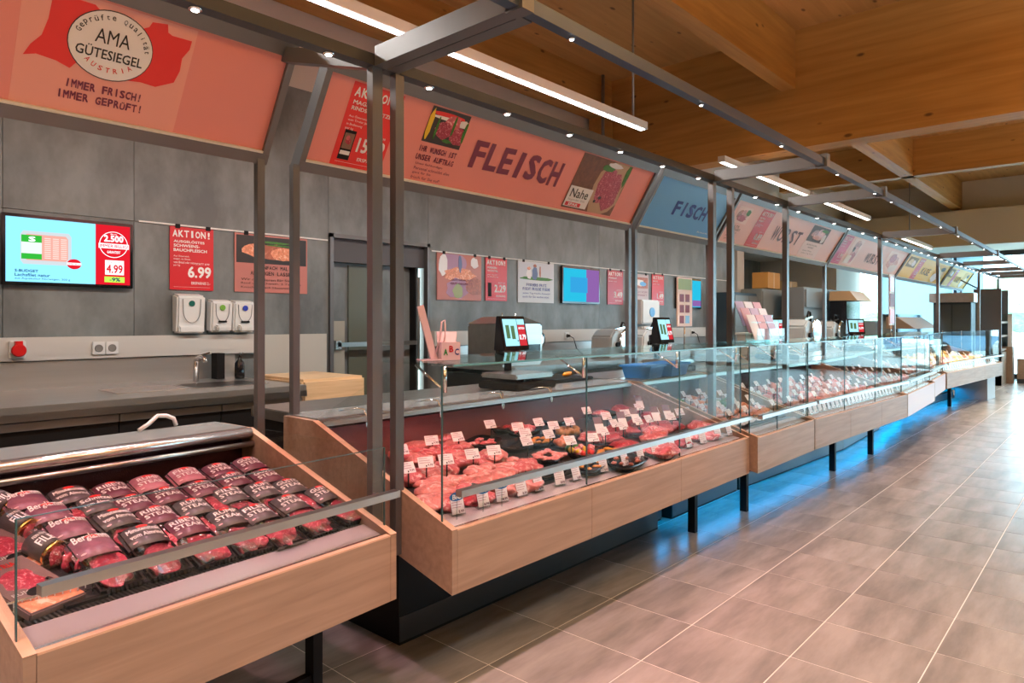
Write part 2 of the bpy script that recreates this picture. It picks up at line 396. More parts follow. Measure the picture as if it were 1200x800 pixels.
for a, b in zip(jts, jts[1:]): clad(a, b, 0, 2.13); clad(a, b, 2.134)
clad(3.513, 4.712, 2.2)
j2 = [4.712, 6.265, 7.815, 9.4, 10.95, 12.2]
for a, b in zip(j2, j2[1:]): clad(a, b, 0, 2.13); clad(a, b, 2.134)
j3 = [12.6, 14.2, 15.8, 17.0, 18.3]
for a, b in zip(j3, j3[1:]): MB().box(a+.002, b-.002, 7.36, 7.4, 0, 3.0).build('panel', CLAD, wb)
o = MB().box(12.2, 12.5, 5.34, V_W+.03, 0, 3.44).build('trim_1', PLAST); struct(o)
# other walls of the hall, out of view
struct(MB().box(-8.2, -8, -14, 5.6, 0, ZC).build('wall_left', PLAST))
struct(MB().box(-8, FAC+.2, -14.2, -14, 0, ZC).build('wall_front', PLAST))
# far facade: bulkhead, glass bays with dark mullions
wf = struct(MB().box(18.5, FAC+.2, -14, V_W, 3.12, 3.93).build('wall_right', BULK))
MB().box(18.9, FAC+.2, -14, V_W, 3.93, ZC).build('bulkhead', PLAST, wf)
vs_m = [-13.9, -11.5, -9, -6.5, -4.2, -2.05, .15, 1.5, 3.2, 4.9]
wn = struct(MB().box(FAC, FAC+.1, -14, 5.4, 0, .12).box(FAC, FAC+.1, -14, 5.4, 3.0, 3.12).build('window_1', DARK))
BL_FR = mat('window_frame_blue_grey', (.035, .07, .10), .4, .2)
for y in vs_m: MB().box(FAC-.03, FAC+.13, y-.04, y+.04, .12, 3.0).build('mullion', BL_FR, wn)
for a, b in zip(vs_m, vs_m[1:]): MB().box(FAC+.04, FAC+.06, a+.04, b-.04, .12, 3.0).build('pane', WINGL, wn)
BLI = bpy.data.materials.new('blind_fabric'); BLI.use_nodes = True; _n = BLI.node_tree; _n.nodes.clear()
_o = node(_n, 'ShaderNodeOutputMaterial'); _d = node(_n, 'ShaderNodeBsdfDiffuse'); _t = node(_n, 'ShaderNodeBsdfTranslucent'); _m = node(_n, 'ShaderNodeMixShader'); _m.inputs[0].default_value = .6
_d.inputs[0].default_value = (.75, .82, .86, 1); _t.inputs[0].default_value = (.70, .86, .94, 1); _n.links.new(_d.outputs[0], _m.inputs[1]); _n.links.new(_t.outputs[0], _m.inputs[2]); _n.links.new(_m.outputs[0], _o.inputs[0])
for a, b in ((3.24, 4.86), (2.6, 3.16)): MB().box(FAC-.06, FAC-.055, a, b, .9, 3.0).build('roller_blind', BLI, wn)
MB().box(FAC-.04, FAC, -.55, 1.05, 2.05, 2.75).build('transom', BL_FR, wn) if False else None
# outside: paving, hedge, parked car
struct(MB().box(FAC+.2, 70, -50, 40, -.3, -.12).build('ground', mat('outdoor_paving', (.62, .62, .60), .8, var=.15, vscale=1)))

# glulam beams (grain along local x)
def beam(name, label, a, b, w, z0, z1, group=None, m=GLU):
    a = Vector(a); b = Vector(b); L = (b-a).length; ang = math.atan2(b.y-a.y, b.x-a.x)
    o = MB().box(0, L, -w/2, w/2, z0, z1).build(name, m, None, (a.x, a.y, 0), (0, 0, ang)); struct(o); return o
beam('trim_2', '', (7.95, -13.9), (7.95, 5.38), .3, 3.33, ZC)          # deep cross beam
beam('trim_3', '', (-7.9, 2.82), (7.8, 2.82), .16, 4.0, ZC)            # long joist
beam('trim_4', '', (8.1, 2.92), (18.85, 2.92), .2, 4.0, ZC)
beam('trim_5', '', (14.0, -13.9), (14.0, 5.2), .22, 4.0, ZC)
beam('trim_6', '', (-7.9, 5.28), (7.8, 5.28), .2, 4.12, ZC)            # along the wall
beam('trim_7', '', (-7.9, -3.6), (18.8, -3.6), .2, 4.0, ZC)
o = MB().box(7.55, 7.79, 5.16, 5.38, 3.2, 4.2).build('trim_8', GLU); struct(o)
o = MB().tube([(7.5, 5.12, 4.64), (7.5, 5.12, 3.0)], .022, 10).build('conduit', GREYB); tag(o, 'thin grey conduit running down the corner beside the deep cross beam', 'pipe')
# door recess in the back wall
dr = struct(MB().box(3.513, 3.55, V_W-.03, V_W+.03, 0, 2.2).box(4.675, 4.712, V_W-.03, V_W+.03, 0, 2.2).box(3.513, 4.712, V_W-.03, V_W+.03, 2.165, 2.2).build('door_1', FRAMEM))
MB().box(3.55, 4.675, V_W+.12, V_W+.16, 0, 2.165).build('door_leaf', CLAD, dr)
MB().box(3.55, 4.675, V_W+.03, V_W+.12, 1.95, 2.165).build('upper_pelmet', mat('pelmet_grey', (.08, .075, .08), .5), dr)
MB().box(3.80, 4.03, V_W+.10, V_W+.12, 0, 1.93).build('glass_strip', FROST, dr)
MB().box(3.56, 3.70, V_W+.02, V_W+.05, .8, 1.4).build('kick_plate', mat('beige_plate', (.33, .32, .27), .5), dr)
MB().box(3.60, 4.55, V_W-.02, V_W+.01, 1.16, 1.20).build('push_bar', STEEL, dr)
MB().box(3.58, 3.64, V_W-.02, V_W+.05, 1.14, 1.22).build('bar_bracket', STEEL, dr)
MB().tube([(4.60, V_W+.02, .9), (4.60, V_W+.02, 1.85)], .012, 8).build('pull_handle', GREYB, dr)
MB().box(4.56, 4.575, V_W+.03, V_W+.12, 0, 1.95).build('gap_profile', BLACK, dr)

# ------------------------------------------------------------------ refrigerated counters (local x along the front, y towards the staff side)
KICK = mat('kick_plate_steel', (.07, .075, .08), .3, .7)
HONEY = mat('honeycomb_panel', (.07, .02, .028), .35, .5, bump=.5, bscale=260)
HONEYR = mat('honeycomb_red', (.34, .10, .11), .35, .2, bump=.5, bscale=260)
GREYTOP = mat('grey_glass_top', (.22, .25, .245), .18)
WHITEF = mat('white_front', (.68, .58, .62), .35)
DECK = mat('deck_steel', (.10, .09, .09), .35, .5)
TOP = .647
def counter(name, label, p0, p1, fronts, panes, tall=True, front_m=OAK, hi=.95, left=True, right=True, rail=True, plinth=None, legs=(), shelf=True, rear_wall=HONEYR, deck=DECK, rail_z=.775):
    p0 = Vector(p0); p1 = Vector(p1); L = (p1-p0).length; ang = math.atan2(p1.y-p0.y, p1.x-p0.x)
    r = thing(name, label, 'counter', (p0.x, p0.y, 0), (0, 0, ang)); r['length'] = L
    prof = [(0, .414), (0, TOP), (.9, hi), (1.15, hi), (1.15, .5), (.34, .5)]
    for x0 in ([0] if left else [])+([L-.026] if right else []):
        o = MB().prism(prof, 'x', x0, x0+.026).build('side_panel', OAK, r)
        MB().add([(x0-.001, -.001, TOP+.001), (x0+.027, -.001, TOP+.001), (x0+.027, .9, hi+.001), (x0-.001, .9, hi+.001)], [(0, 1, 2, 3)]).build('edge_band', OAKEDGE, o)
    xs = [0.026]+[f*L for f in fronts]+[L-.026]
    for a, b in zip(xs, xs[1:]):
        o = MB().box(a+.0015, b-.0015, 0, .022, .414, TOP-.006).build('front_panel', front_m, r)
        MB().box(a+.0015, b-.0015, 0, .022, TOP-.006, TOP).build('edge_band', OAKEDGE, o)
    a, b = .026, L-.026
    MB().box(a, b, .024, .05, TOP-.03, TOP-.006).build('glass_profile', POLISH, r)
    MB().hexa([(a, .05, TOP-.03), (b, .05, TOP-.03), (b, .145, TOP-.01), (a, .145, TOP-.01), (a, .05, TOP-.008), (b, .05, TOP-.008), (b, .145, TOP+.012), (a, .145, TOP+.012)]).build('front_ledge', mat('ledge_steel', (.88, .85, .84), .33, .72), r)
    gr = MB()
    nb = int((b-a)/.012)
    for k in range(nb): gr.box(a+k*.012, a+k*.012+.006, .147, .195, TOP+.004, TOP+.012)
    o = gr.build('air_grille', STEEL, r); o['kind'] = 'stuff'
    MB().box(a, b, .145, .207, TOP-.03, TOP+.002).build('grille_channel', BLACK, r)
    dz = .16 if not tall else .12
    MB().hexa([(a, .207, .62), (b, .207, .62), (b, .98, .62), (a, .98, .62), (a, .207, .66), (b, .207, .66), (b, .98, .66+dz-.04), (a, .98, .66+dz-.04)]).build('display_deck', deck, r)
    MB().box(a, b, .94, .98, .66, hi-.05).build('rear_wall', rear_wall, r)
    MB().box(a, b, .86, .94, hi-.028, hi-.004).build('rear_lip', STEEL, r, bevel=.008)
    if not tall:
        MB().tube([(a, .875, hi-.016), (b, .875, hi-.016)], .022, 12).build('round_edge', POLISH, r)
        MB().tube([(a, .855, hi-.06), (b, .855, hi-.06)], .012, 10).build('lamp_bar', STEEL, r)
    MB().box(a, b, .9, 1.16, hi-.004, hi+.006).build('rear_top', GREYTOP, r)
    MB().prism([(.024, .43), (.024, .6), (.98, .63), (1.13, hi-.01), (1.13, .5), (.34, .5)], 'x', a, b).build('tub', BLACK, r)
    if plinth:
        MB().box(plinth[0], plinth[1], .535, 1.05, .012, .5).build('plinth', BLACK, r)
        MB().box(plinth[0]+.002, plinth[1], .53, .535, .012, .12).build('kick_strip', KICK, r)
        MB().box(plinth[0], plinth[1], .53, 1.055, 0, .012).build('base_edge', BLACK, r)
    for x in legs:
        MB().box(x-.02, x+.02, .30, .35, 0, .5).build('leg', BLACK, r)
    # glass
    zt = 1.235 if tall else .945; gy = .055
    ps = [.004]+[f*L for f in panes]+[L-.004]
    for a_, b_ in zip(ps, ps[1:]):
        o = MB().box(a_+.0015, b_-.0015, gy, gy+.006, TOP-.01, zt).build('front_glass', GL, r)
        MB().box(b_-.0025, b_+.0005, gy-.001, gy+.007, TOP-.01, zt).build('glass_edge', GLEDGE, o)
        if a_ == ps[0]: MB().box(a_-.001, a_+.002, gy-.001, gy+.007, TOP-.01, zt).build('glass_edge', GLEDGE, o)
        MB().box(a_, b_, gy-.0005, gy+.0065, zt, zt+.0015).build('glass_edge', GLEDGE, o)
    sp = [(gy, TOP-.01), (gy, zt), (.55 if tall else .87, zt if not tall else 1.2), (.9, hi+.004)]
    if tall: sp = [(gy, TOP), (gy, zt), (.30, zt), (.9, hi+.004)]
    else: sp = [(gy, TOP), (gy, zt), (.9, hi+.003)]
    for x0 in ([.006] if left else [])+([L-.014] if right else []):
        MB().prism(sp, 'x', x0, x0+.006).build('side_glass', GL, r)
    if tall and shelf:
        for a_, b_ in zip(ps, ps[1:]):
            o = MB().box(a_+.002, b_-.002, 0.0, .50, zt, zt+.008).build('glass_shelf', GLSHELF, r)
            MB().box(a_+.002, b_-.002, -.002, 0, zt, zt+.008).build('glass_edge', mat('shelf_edge_teal', (.10, .26, .25), .12), o)
        for x in [ps[0]+.03]+ps[1:-1]+[ps[-1]-.03]:
            o = MB().tube([(x, .075, zt), (x, .075, zt-.10)], .008, 8).build('shelf_bracket', CHROME, r)
            MB().tube([(x-.0, .075, zt-.095), (x-.0, .24, zt-.004)], .005, 8).build('brace', CHROME, o)
    if rail:
        o = MB().box(.03 if left else 0, L-.0, -.02, .012, rail_z-.012, rail_z+.012).build('bumper_rail', STEEL, r)
        for f in [.06]+[q for q in panes]+[.95]:
            MB().tube([(f*L, .012, rail_z), (f*L, gy, rail_z)], .008, 8).build('rail_stud', CHROME, o)
    return r, L
C = {}
C[1] = counter('meat_counter', 'low oak fronted self-service counter of packaged steaks in the front left', (.405, 1.832), (1.53, 1.925), [], [], tall=False, rear_wall=HONEY, plinth=None, hi=.937, rail_z=.79, legs=[1.02])
MB().box(.02, 1.0, .31, .34, .06, .10).build('foot_rail', BLACK, C[1][0])
C[2] = counter('meat_counter', 'tall glazed oak fronted counter filled with fresh red meat and poultry', (1.68, 1.797), (4.325, 1.812), [.33, .65], [.345, .685], plinth=(.19, 2.4), hi=.954, legs=[2.5])
C[3] = counter('fish_counter', 'short oak fronted glass counter with fish on crushed ice beside the red meat', (4.345, 1.765), (5.425, 1.765), [], [.45], legs=[.55], hi=.954, rear_wall=HONEY)
C[4] = counter('sausage_counter', 'long glazed oak counter of hams and sausages just beyond the fish on ice', (5.445, 1.765), (7.92, 1.66), [.32, .66], [.33, .66], legs=[1.3, 2.4], hi=.954, rear_wall=HONEY)
C[5] = counter('sausage_counter', 'white fronted glass counter of sausages between two oak fronted ones', (7.94, 1.66), (9.77, 1.745), [], [.5], front_m=WHITEF, legs=[], hi=.954, rear_wall=HONEY)
C[6] = counter('sausage_counter', 'short pinkish white fronted glass counter set back beside the yellow lit cheese', (9.79, 1.80), (11.50, 1.92), [], [], front_m=WHITEF, legs=[], hi=.954, rear_wall=HONEY, right=False)
C[7] = counter('cheese_counter', 'oak fronted cheese counter at the far end of the row', (11.60, 1.92), (15.25, 1.66), [.44, .63], [.5], legs=[1.5], hi=.954, shelf=False, rear_wall=HONEY, plinth=None)
MB().box(3.0, 3.6, .1, .6, 0, .42).build('end_support', mat('grey_support', (.45, .46, .48), .4), C[7][0])
# shared steel back plinth and added cyan glow imitating reflected daylight under farther counters
def cw(k, x, y, z):
    r = C[k][0]; a = r.rotation_euler.z
    return Vector((r.location.x+x*math.cos(a)-y*math.sin(a), r.location.y+x*math.sin(a)+y*math.cos(a), z))
CYAN = emis('cyan_daylight_glow', (.0, .36, .75), .5)
for k, (a, b) in {2: (2.42, 2.60), 3: (.0, 1.08), 4: (0, 2.47), 5: (0, 1.83), 6: (0, 1.7), 7: (0, 2.95)}.items():
    r = C[k][0]
    MB().box(a, b, .62, 1.05, .0, .42).build('plinth', BLACK, r)
    MB().box(a, b, .612, .62, .015, .12).build('kick_strip', KICK, r)
    o = MB().box(a+.02, b-.02, .585, .605, .165, .19).build('daylight_glow_strip', CYAN, r)
    p = cw(k, (a+b)/2, .56, .20)
    lamp('added_daylight_glow', 'AREA', p, 1.7*(b-a), (.0, .42, 1), (0, 0, r.rotation_euler.z), b-a, .04)  # added lamp imitating cyan daylight on the floor

# ------------------------------------------------------------------ canopy: posts, beams, spots, banners
ZB = 2.35
CAN = []
LEDD = emis('spot_lens', (1, .93, .88), 14)
SPOTC = (1, .60, .56)
BEAMM = mat('beam_anthracite', (.055, .06, .066), .4, .3)
OUTM = mat('outer_beam_metal', (.09, .115, .16), .35, .6)
def canopy(label, u0, u1, v_off=0, group=None, outer=True, crossb=()):
    r = thing('canopy_frame', label, 'frame', (u0, 0, 0))
    L = u1-u0
    MB().box(0, L, 2.074+v_off, 2.126+v_off, ZB, ZB+.042).build('rear_beam', BEAMM, r)
    if outer:
        MB().box(0, L, 1.36+v_off, 1.40+v_off, ZB, ZB+.045).build('outer_beam', OUTM, r)
    return r, L
def add_spots(r, L, u0, color, energy, step=.42):
    MB().box(L-.055, L+.0, 1.345, 1.415, ZB-.008, ZB+.07).build('corner_bracket', FRAMEM, r)
    n = max(1, int(L/step))
    for i in range(n):
        x = (i+.5)*L/n
        for v, w in ((2.1, 1), (1.38, 0)):
            if not w and i % 2: continue
            q_ = 1 if w else .55
            o = MB().lathe([(.020*q_, 0), (.020*q_, -.006), (.015*q_, -.008)], (x, v, ZB), 12).build('spotlight', CHROME, r)
            MB().lathe([(.012*q_, -.0085), (.011*q_, -.0095)], (x, v, ZB), 10).build('lens', LEDD, o)
    m = max(1, round(L/.9)); fcol = tuple(c*.65+w_*.35 for c, w_ in zip(color, (1, .9, .84)))
    for i in range(m):
        x = u0+(i+.5)*L/m
        lamp('canopy_spot', 'SPOT', (x, 2.1, ZB-.012), energy*1.35, color, (math.radians(12), 0, 0), spot=100, blend=.8, rad=.03)
        lamp('canopy_spot', 'SPOT', (x, 1.38, ZB-.012), energy*1.9, fcol, (math.radians(2), 0, 0), spot=96, blend=.9, rad=.03)
segs = [('steel canopy frame above the nearest counter of packaged steaks', -1.2, 1.6, (1, .46, .58), 17),
        ('steel canopy frame above the tall counter of fresh red meat', 1.602, 4.42, (1, .44, .46), 22),
        ('short steel canopy frame above the fish on ice', 4.46, 5.78, (.85, .90, 1), 15),
        ('steel canopy frame in front of the first pale pink banner', 5.80, 8.73, (1, .66, .66), 17),
        ('steel canopy frame in front of the second pale pink banner', 8.75, 12.0, (1, .72, .66), 15),
        ('steel canopy frame above the yellow lit cheese', 12.02, 15.9, (1, .84, .60), 32),
        ('farthest steel canopy frame before the bright shop windows', 15.92, 18.6, (.95, .95, .9), 18)]
for i, (lab, a, b, colr, en) in enumerate(segs):
    r, L = canopy(lab, a, b)
    add_spots(r, L, a, colr, en)
    # cross bars and posts at the far end of each segment
    if i == 0:
        MB().box(L-.055, L, 1.402, 2.072, ZB-.003, ZB+.07).build('cross_bar', FRAMEM, r)
        MB().box(L-.058, L-.012, 2.08, 2.115, .5, ZB).build('post', FRAMEM, r)
        MB().box(L-.075, L-.040, 2.91, 2.945, 0, 2.14).build('post', FRAMEM, r)
        MB().beam((L-.04, 2.12, ZB+.03), (L-.06, 2.68, 2.54), .05, .06).build('sloping_bar', FRAMEM, r)
    elif i == 1:
        MB().box(.002, .055, 1.402, 2.072, ZB-.003, ZB+.07).build('cross_bar', FRAMEM, r)
        MB().box(.048, .088, 2.08, 2.115, .5, ZB).build('post', FRAMEM, r)
        MB().box(.10, .135, 2.91, 2.945, 0, 2.14).build('post', FRAMEM, r)
        MB().box(L-.055, L, 1.402, 2.072, ZB-.003, ZB+.07).build('cross_bar', FRAMEM, r)
        MB().box(L-.055, L-.01, 2.08, 2.12, .5, ZB).build('post', FRAMEM, r)
        MB().box(L+.20, L+.235, 2.91, 2.945, 0, 2.14).build('post', FRAMEM, r)
    elif i == 2:
        MB().box(.20, .24, 2.08, 2.12, .5, ZB).build('post', FRAMEM, r)
        MB().box(.255, .29, 2.91, 2.945, 0, 2.14).build('post', FRAMEM, r)
        MB().box(L-.055, L, 1.402, 2.072, ZB-.003, ZB+.07).build('cross_bar', FRAMEM, r)
        MB().box(L-.055, L-.01, 2.08, 2.12, .5, ZB).build('post', FRAMEM, r)
    else:
        MB().box(L-.055, L, 1.402, 2.072, ZB-.003, ZB+.07).build('cross_bar', FRAMEM, r)
        MB().box(L-.06, L-.01, 2.08, 2.12, .5, ZB).build('post', FRAMEM, r)
        if i >= 5: MB().box(L/2-.03, L/2+.03, 1.402, 2.072, ZB, ZB+.07).build('cross_bar', FRAMEM, r)
        ur = {3: 9.36-a, 4: 13.0-a, 5: 16.7-a, 6: 19.4-a}[i]
        if i == 3:
            MB().box(6.05-a, 6.10-a, 2.90, 2.96, 0, 2.14).build('post', FRAMEM, r)
        MB().box(ur, ur+.06, 2.91, 2.945, 0, 2.14).build('post', FRAMEM, r)
    if i == 6:
        MB().beam((L-.05, 2.1, 1.9), (L-.05, 2.9, 2.4), .03, .03).build('diagonal_brace', FRAMEM, r)

BY = Vector((0, -.24, .39)).normalized()
BH = .458
def banner(label, u0, u1, cat='sign'):
    s = Sign('banner_sign', label, cat, (u0, 2.93, 2.14), (1, 0, 0), BY)
    L = u1-u0; s.L = L; s.u0 = u0
    MB().box(.02, L-.02, .03, BH+.04, -.03, 0).build('panel', s.m if False else PINK, s.r)
    MB().box(0, L, -.02, .03, -.05, .02).build('lower_rail', FRAMEM, s.r)
    MB().box(0, L, BH+.01, BH+.07, -.05, .015).build('upper_rail', FRAMEM, s.r)
    MB().box(0, .03, .03, BH+.01, -.05, .018).build('end_frame', FRAMEM, s.r)
    MB().box(L-.03, L, .03, BH+.01, -.05, .018).build('end_frame', FRAMEM, s.r)
    MB().box(.02, L-.02, .03, .04, 0, .016).build('led_strip', CREAM, s.r)
    MB().box(0, L, BH+.07, BH+.13, -.08, -.02).build('cream_fascia', CREAM, s.r)
    return s
def setpanel(s, m):
    for c in s.r.children:
        if c.name.startswith('panel'): c.data.materials[0] = m
# banner 1: quality seal
s = banner('salmon banner with a white oval quality seal on a red map, top left', -.9, 1.575); o_ = .9
setpanel(s, PINK)
s.poly('light_field', [(.60+o_, .04), (.60+o_, .458), (1.165+o_, .458), (1.155+o_, .04)], PINKL, .001)
s.poly('red_map', [(.684+o_, .44), (.81+o_, .44), (.90+o_, .37), (.85+o_, .25), (.78+o_, .223), (.764+o_, .2), (.72+o_, .215), (.66+o_, .222), (.623+o_, .209), (.64+o_, .25), (.668+o_, .29), (.68+o_, .35)], REDB, .002)
s.poly('red_map', [(.96+o_, .40), (.992+o_, .419), (1.0+o_, .44), (1.053+o_, .449), (1.06+o_, .42), (1.076+o_, .413), (1.15+o_, .414), (1.148+o_, .38), (1.128+o_, .34), (1.13+o_, .29), (1.117+o_, .24), (1.08+o_, .22), (1.054+o_, .206), (1.0+o_, .21), (.928+o_, .201), (.92+o_, .28)], REDB, .002)
s.ell('seal_rim', .882+o_, .313, .141, .126, BLK, .0035, 40); s.ell('seal', .882+o_, .313, .138, .1225, WHT, .0045, 40)
s.txt('AMA', .825+o_, .318, .115, .050, BLK, .0055, .004); s.txt('GÜTESIEGEL', .770+o_, .262, .222, .043, BLK, .0055, .015)
def arc(s, t, cx, cy_, ra, rb, a0, a1, h, w, m, z, flip=False):
    mb = MB(); n = len(t)
    for i, ch in enumerate(t):
        if ch == ' ': continue
        a = a0+(a1-a0)*i/(n-1); X = cx+ra*math.cos(a); Y = cy_+rb*math.sin(a); ro = math.atan2(ra*math.sin(a), rb*math.cos(a)); ro = ro-PI/2 if not flip else ro+PI/2
        vs_, fs = text_mesh(ch, .01)
        ww = w*(.25 if ch in 'ilI' else .75 if ch in 'ftr' else 1); hh = h*(1.3 if ch in 'GQflüäp' else 1)
        mb.add([(X+(p[0]-.5)*ww*math.cos(ro)-(p[1]-.5)*hh*math.sin(ro), Y+(p[0]-.5)*ww*math.sin(ro)+(p[1]-.5)*hh*math.cos(ro), z+p[2]) for p in vs_], fs)
    return mb.build('lettering', m, s.r)
arc(s, 'Geprüfte Qualität', .882+o_, .310, .119, .103, PI-.35, .15, .015, .012, BLK, .0055)
arc(s, 'AUSTRIA', .882+o_, .325, .105, .100, -PI+.85, -.85, .018, .014, REDT, .0055, True)
s.txt('IMMER FRISCH!', .755+o_, .134, .262, .030, PLUM, jit=.06, bold=.04); s.txt('IMMER GEPRÜFT!', .735+o_, .090, .292, .030, PLUM, jit=.06, bold=.04)

def offer(s, x, y, w, h, title, prod, small, price, stat, foot, m=RED, pack=None, small_l=4):
    """red offer poster drawn in local sign coordinates"""
    s.rect('offer_field', x, y, w, h, m, .0015)
    s.txt(title, x+.05*w, y+.84*h, .9*w, .11*h, WHT, .003, .03, jit=.03)
    mb = MB()
    for i, l in enumerate(prod): add_text(mb, l, x+.08*w, y+(.75-.07*i)*h, min(.84, .055*len(l)+.1)*w, .048*h, .003, .025)
    mb.build('lettering', WHT, s.r)
    s.lines(small, x+.08*w, y+(.73-.07*len(prod))*h, .5*w, .05*h, WHT, .003, 0, .7)
    s.txt(price, x+.40*w, y+.20*h, .54*w, .18*h, WHT, .003, .03)
    s.txt(stat, x+.58*w, y+.41*h, .32*w, .03*h, WHT, .003, .01)
    s.txt(foot, x+.48*w, y+.09*h, .44*w, .045*h, WHT, .003, .01)
    s.rect('rule', x+.08*w, y+.045*h, .84*w, .003*h, WHT, .003)

# banner 2: FLEISCH
s = banner('salmon banner with large plum lettering FLEISCH above the red meat', 1.73, 4.66); q = 1.73
offer(s, 1.895-q, .042, .30, .415, 'AKTION!', ['MAGERE', 'RINDSSCHNITZEL'], ['Aus Österreich,', 'vom Tiroler Jahrling', 'in Bedienung', 'per kg'], '15.99', 'STATT 19.99', 'ERSPARNIS', REDB)
s.rect('pack', 1.925-q, .075, .065, .15, BLACK, .003); s.photo(1.93-q, .13, .055, .08, BROWN, [(.5, .5, .3, .2, M_RED), (.4, .7, .2, .15, M_PINK)], .0036)
s.rect('pack_label', 1.93-q, .10, .055, .02, WHT, .0042)
s.photo(2.385-q, .262, .275, .195, mat('photo_dark', (.05, .035, .03), .4), [(.45, .85, .45, .07, REDB), (.5, .75, .4, .05, WHT), (.06, .5, .055, .45, mat('pepper_yellow', (.9, .6, .02), .4)), (.62, .68, .2, .2, M_PINK), (.9, .72, .12, .12, PAPER), (.42, .42, .22, .24, M_STEAK), (.84, .34, .2, .26, M_STEAK), (.25, .45, .03, .3, GREEN), (.65, .6, .03, .3, GREEN), (.6, .15, .12, .05, GREEN), (.97, .5, .04, .3, GREEN)])
s.txt('IHR WUNSCH IST', 2.385-q, .208, .275, .032, PLUM, jit=.05, bold=.03); s.txt('UNSER AUFTRAG', 2.385-q, .160, .275, .032, PLUM, jit=.05, bold=.03)
s.lines(['Unser fachkundiges', 'Personal schneidet alles', 'ganz für Sie', 'frisch für Sie auf!'], 2.40-q, .13, .26, .026, PLUM, bold=0)
s.txt('FLEISCH', 2.76-q, .185, .835, .165, PLUM, .003, .04, .04, jit=.045)
s.photo(3.73-q, .062, .60, .395, mat('photo_wood', (.22, .09, .04), .5, var=.4, vscale=30), [(.72, .5, .30, .56, mat('board_tan', (.55, .34, .20), .5)), (.62, .55, .16, .34, M_STEAK), (.80, .42, .15, .36, M_STEAK), (.55, .86, .12, .06, GREEN), (.66, .93, .14, .05, PAPER), (.95, .80, .04, .2, GREEN), (.62, .30, .03, .03, BLK), (.55, .22, .02, .03, BLK)])
s.rect('tag_board', 3.735-q, .075, .26, .15, WHT, .008); s.txt('Nahe', 3.76-q, .145, .20, .065, BLK, .010, .01); s.txt('liegendes Gut', 3.76-q, .118, .19, .018, mat('grey_lettering', (.3, .3, .3)), .010, 0)
s.rect('red_strip', 3.75-q, .08, .17, .028, REDT, .0095); s.txt('SPAR', 3.78-q, .084, .11, .02, WHT, .0105, .03)
# banner 3: FISCH
s = banner('blue banner with dark blue lettering FISCH beside the salmon one', 4.72, 6.09); setpanel(s, BLUEB)
s.txt('FISCH', .42, .185, .60, .125, NAVY, .003, .04, .03, jit=.04); s.txt('frisch', 1.0, .075, .20, .014, WHT, .003, 0)
# banner 4/5: WURST
s = banner('pale pink banner with the word WURST beyond the blue one', 6.14, 9.42); setpanel(s, PALEP); q = 6.14
s.photo(6.27-q, .25, .30, .17, PALEL, [(.3, .5, .2, .3, M_SAUS), (.6, .6, .25, .25, M_HAM), (.5, .3, .3, .2, M_RED), (.8, .7, .15, .2, GREEN)])
s.txt('KALTE', 6.28-q, .20, .2, .025, BROWN, .003, .02); s.txt('LEICHTIGKEIT', 6.28-q, .17, .25, .025, BROWN, .003, .02)
s.lines(['Unser Wurst ist', 'auf den Punkt', 'gereift'], 6.28-q, .14, .2, .035, BROWN)
offer(s, 6.79-q, .04, .32, .41, 'AKTION!', ['EXTRA', 'WURST'], ['Aus Österreich', 'per 100 g'], '0.89', 'STATT 1.19', 'ERSPARNIS')
s.txt('WURST', 7.30-q, .16, .82, .165, mat('lettering_grey_plum', (.16, .085, .10), .5), .003, .02, .05, jit=.04)
s.rect('light_field', 8.28-q, .04, .62, .41, PALEL, .0015)
s.photo(8.30-q, .25, .60, .20, mat('photo_char', (.10, .06, .05), .5), [(.4, .5, .3, .25, M_SAUS), (.6, .6, .2, .3, M_HAM), (.5, .3, .25, .15, M_SALM), (.85, .3, .1, .3, PAPER), (.75, .8, .2, .1, GREEN)])
s.txt('GUTE STÜCKE', 8.40-q, .20, .35, .02, BROWN); s.txt('WURST', 8.48-q, .165, .2, .02, BROWN); s.lines(['unsere Wurst', 'jeden Tag frisch'], 8.38-q, .12, .4, .035, BROWN)
s = banner('second pale pink WURST banner, left of the yellow ones', 9.46, 12.98); setpanel(s, PALEP); q = 9.46
offer(s, 9.55-q, .045, .33, .41, 'AKTION!', ['MILANO', 'SALAMI'], ['per 100 g'], '1.99', 'STATT 2.99', 'ERSPARNIS', mat('offer_magenta', (.62, .04, .16), .35))
s.photo(9.98-q, .06, .42, .385, PALEL, [(.55, .75, .3, .2, M_SAUS), (.6, .4, .3, .35, M_HAM), (.65, .3, .2, .2, M_RED), (.4, .6, .1, .1, BLK)])
s.rect('tag_board', 10.0-q, .08, .20, .12, WHT, .009)
s.txt('WURST', 10.84-q, .145, .75, .15, mat('lettering_grey_plum', (.16, .085, .10), .5), .003, .02, .05, jit=.04)
s.photo(11.9-q, .06, .9, .36, PALEL, [(.5, .5, .35, .35, M_HAM), (.4, .7, .2, .2, M_RED), (.7, .25, .25, .2, PAPER)])
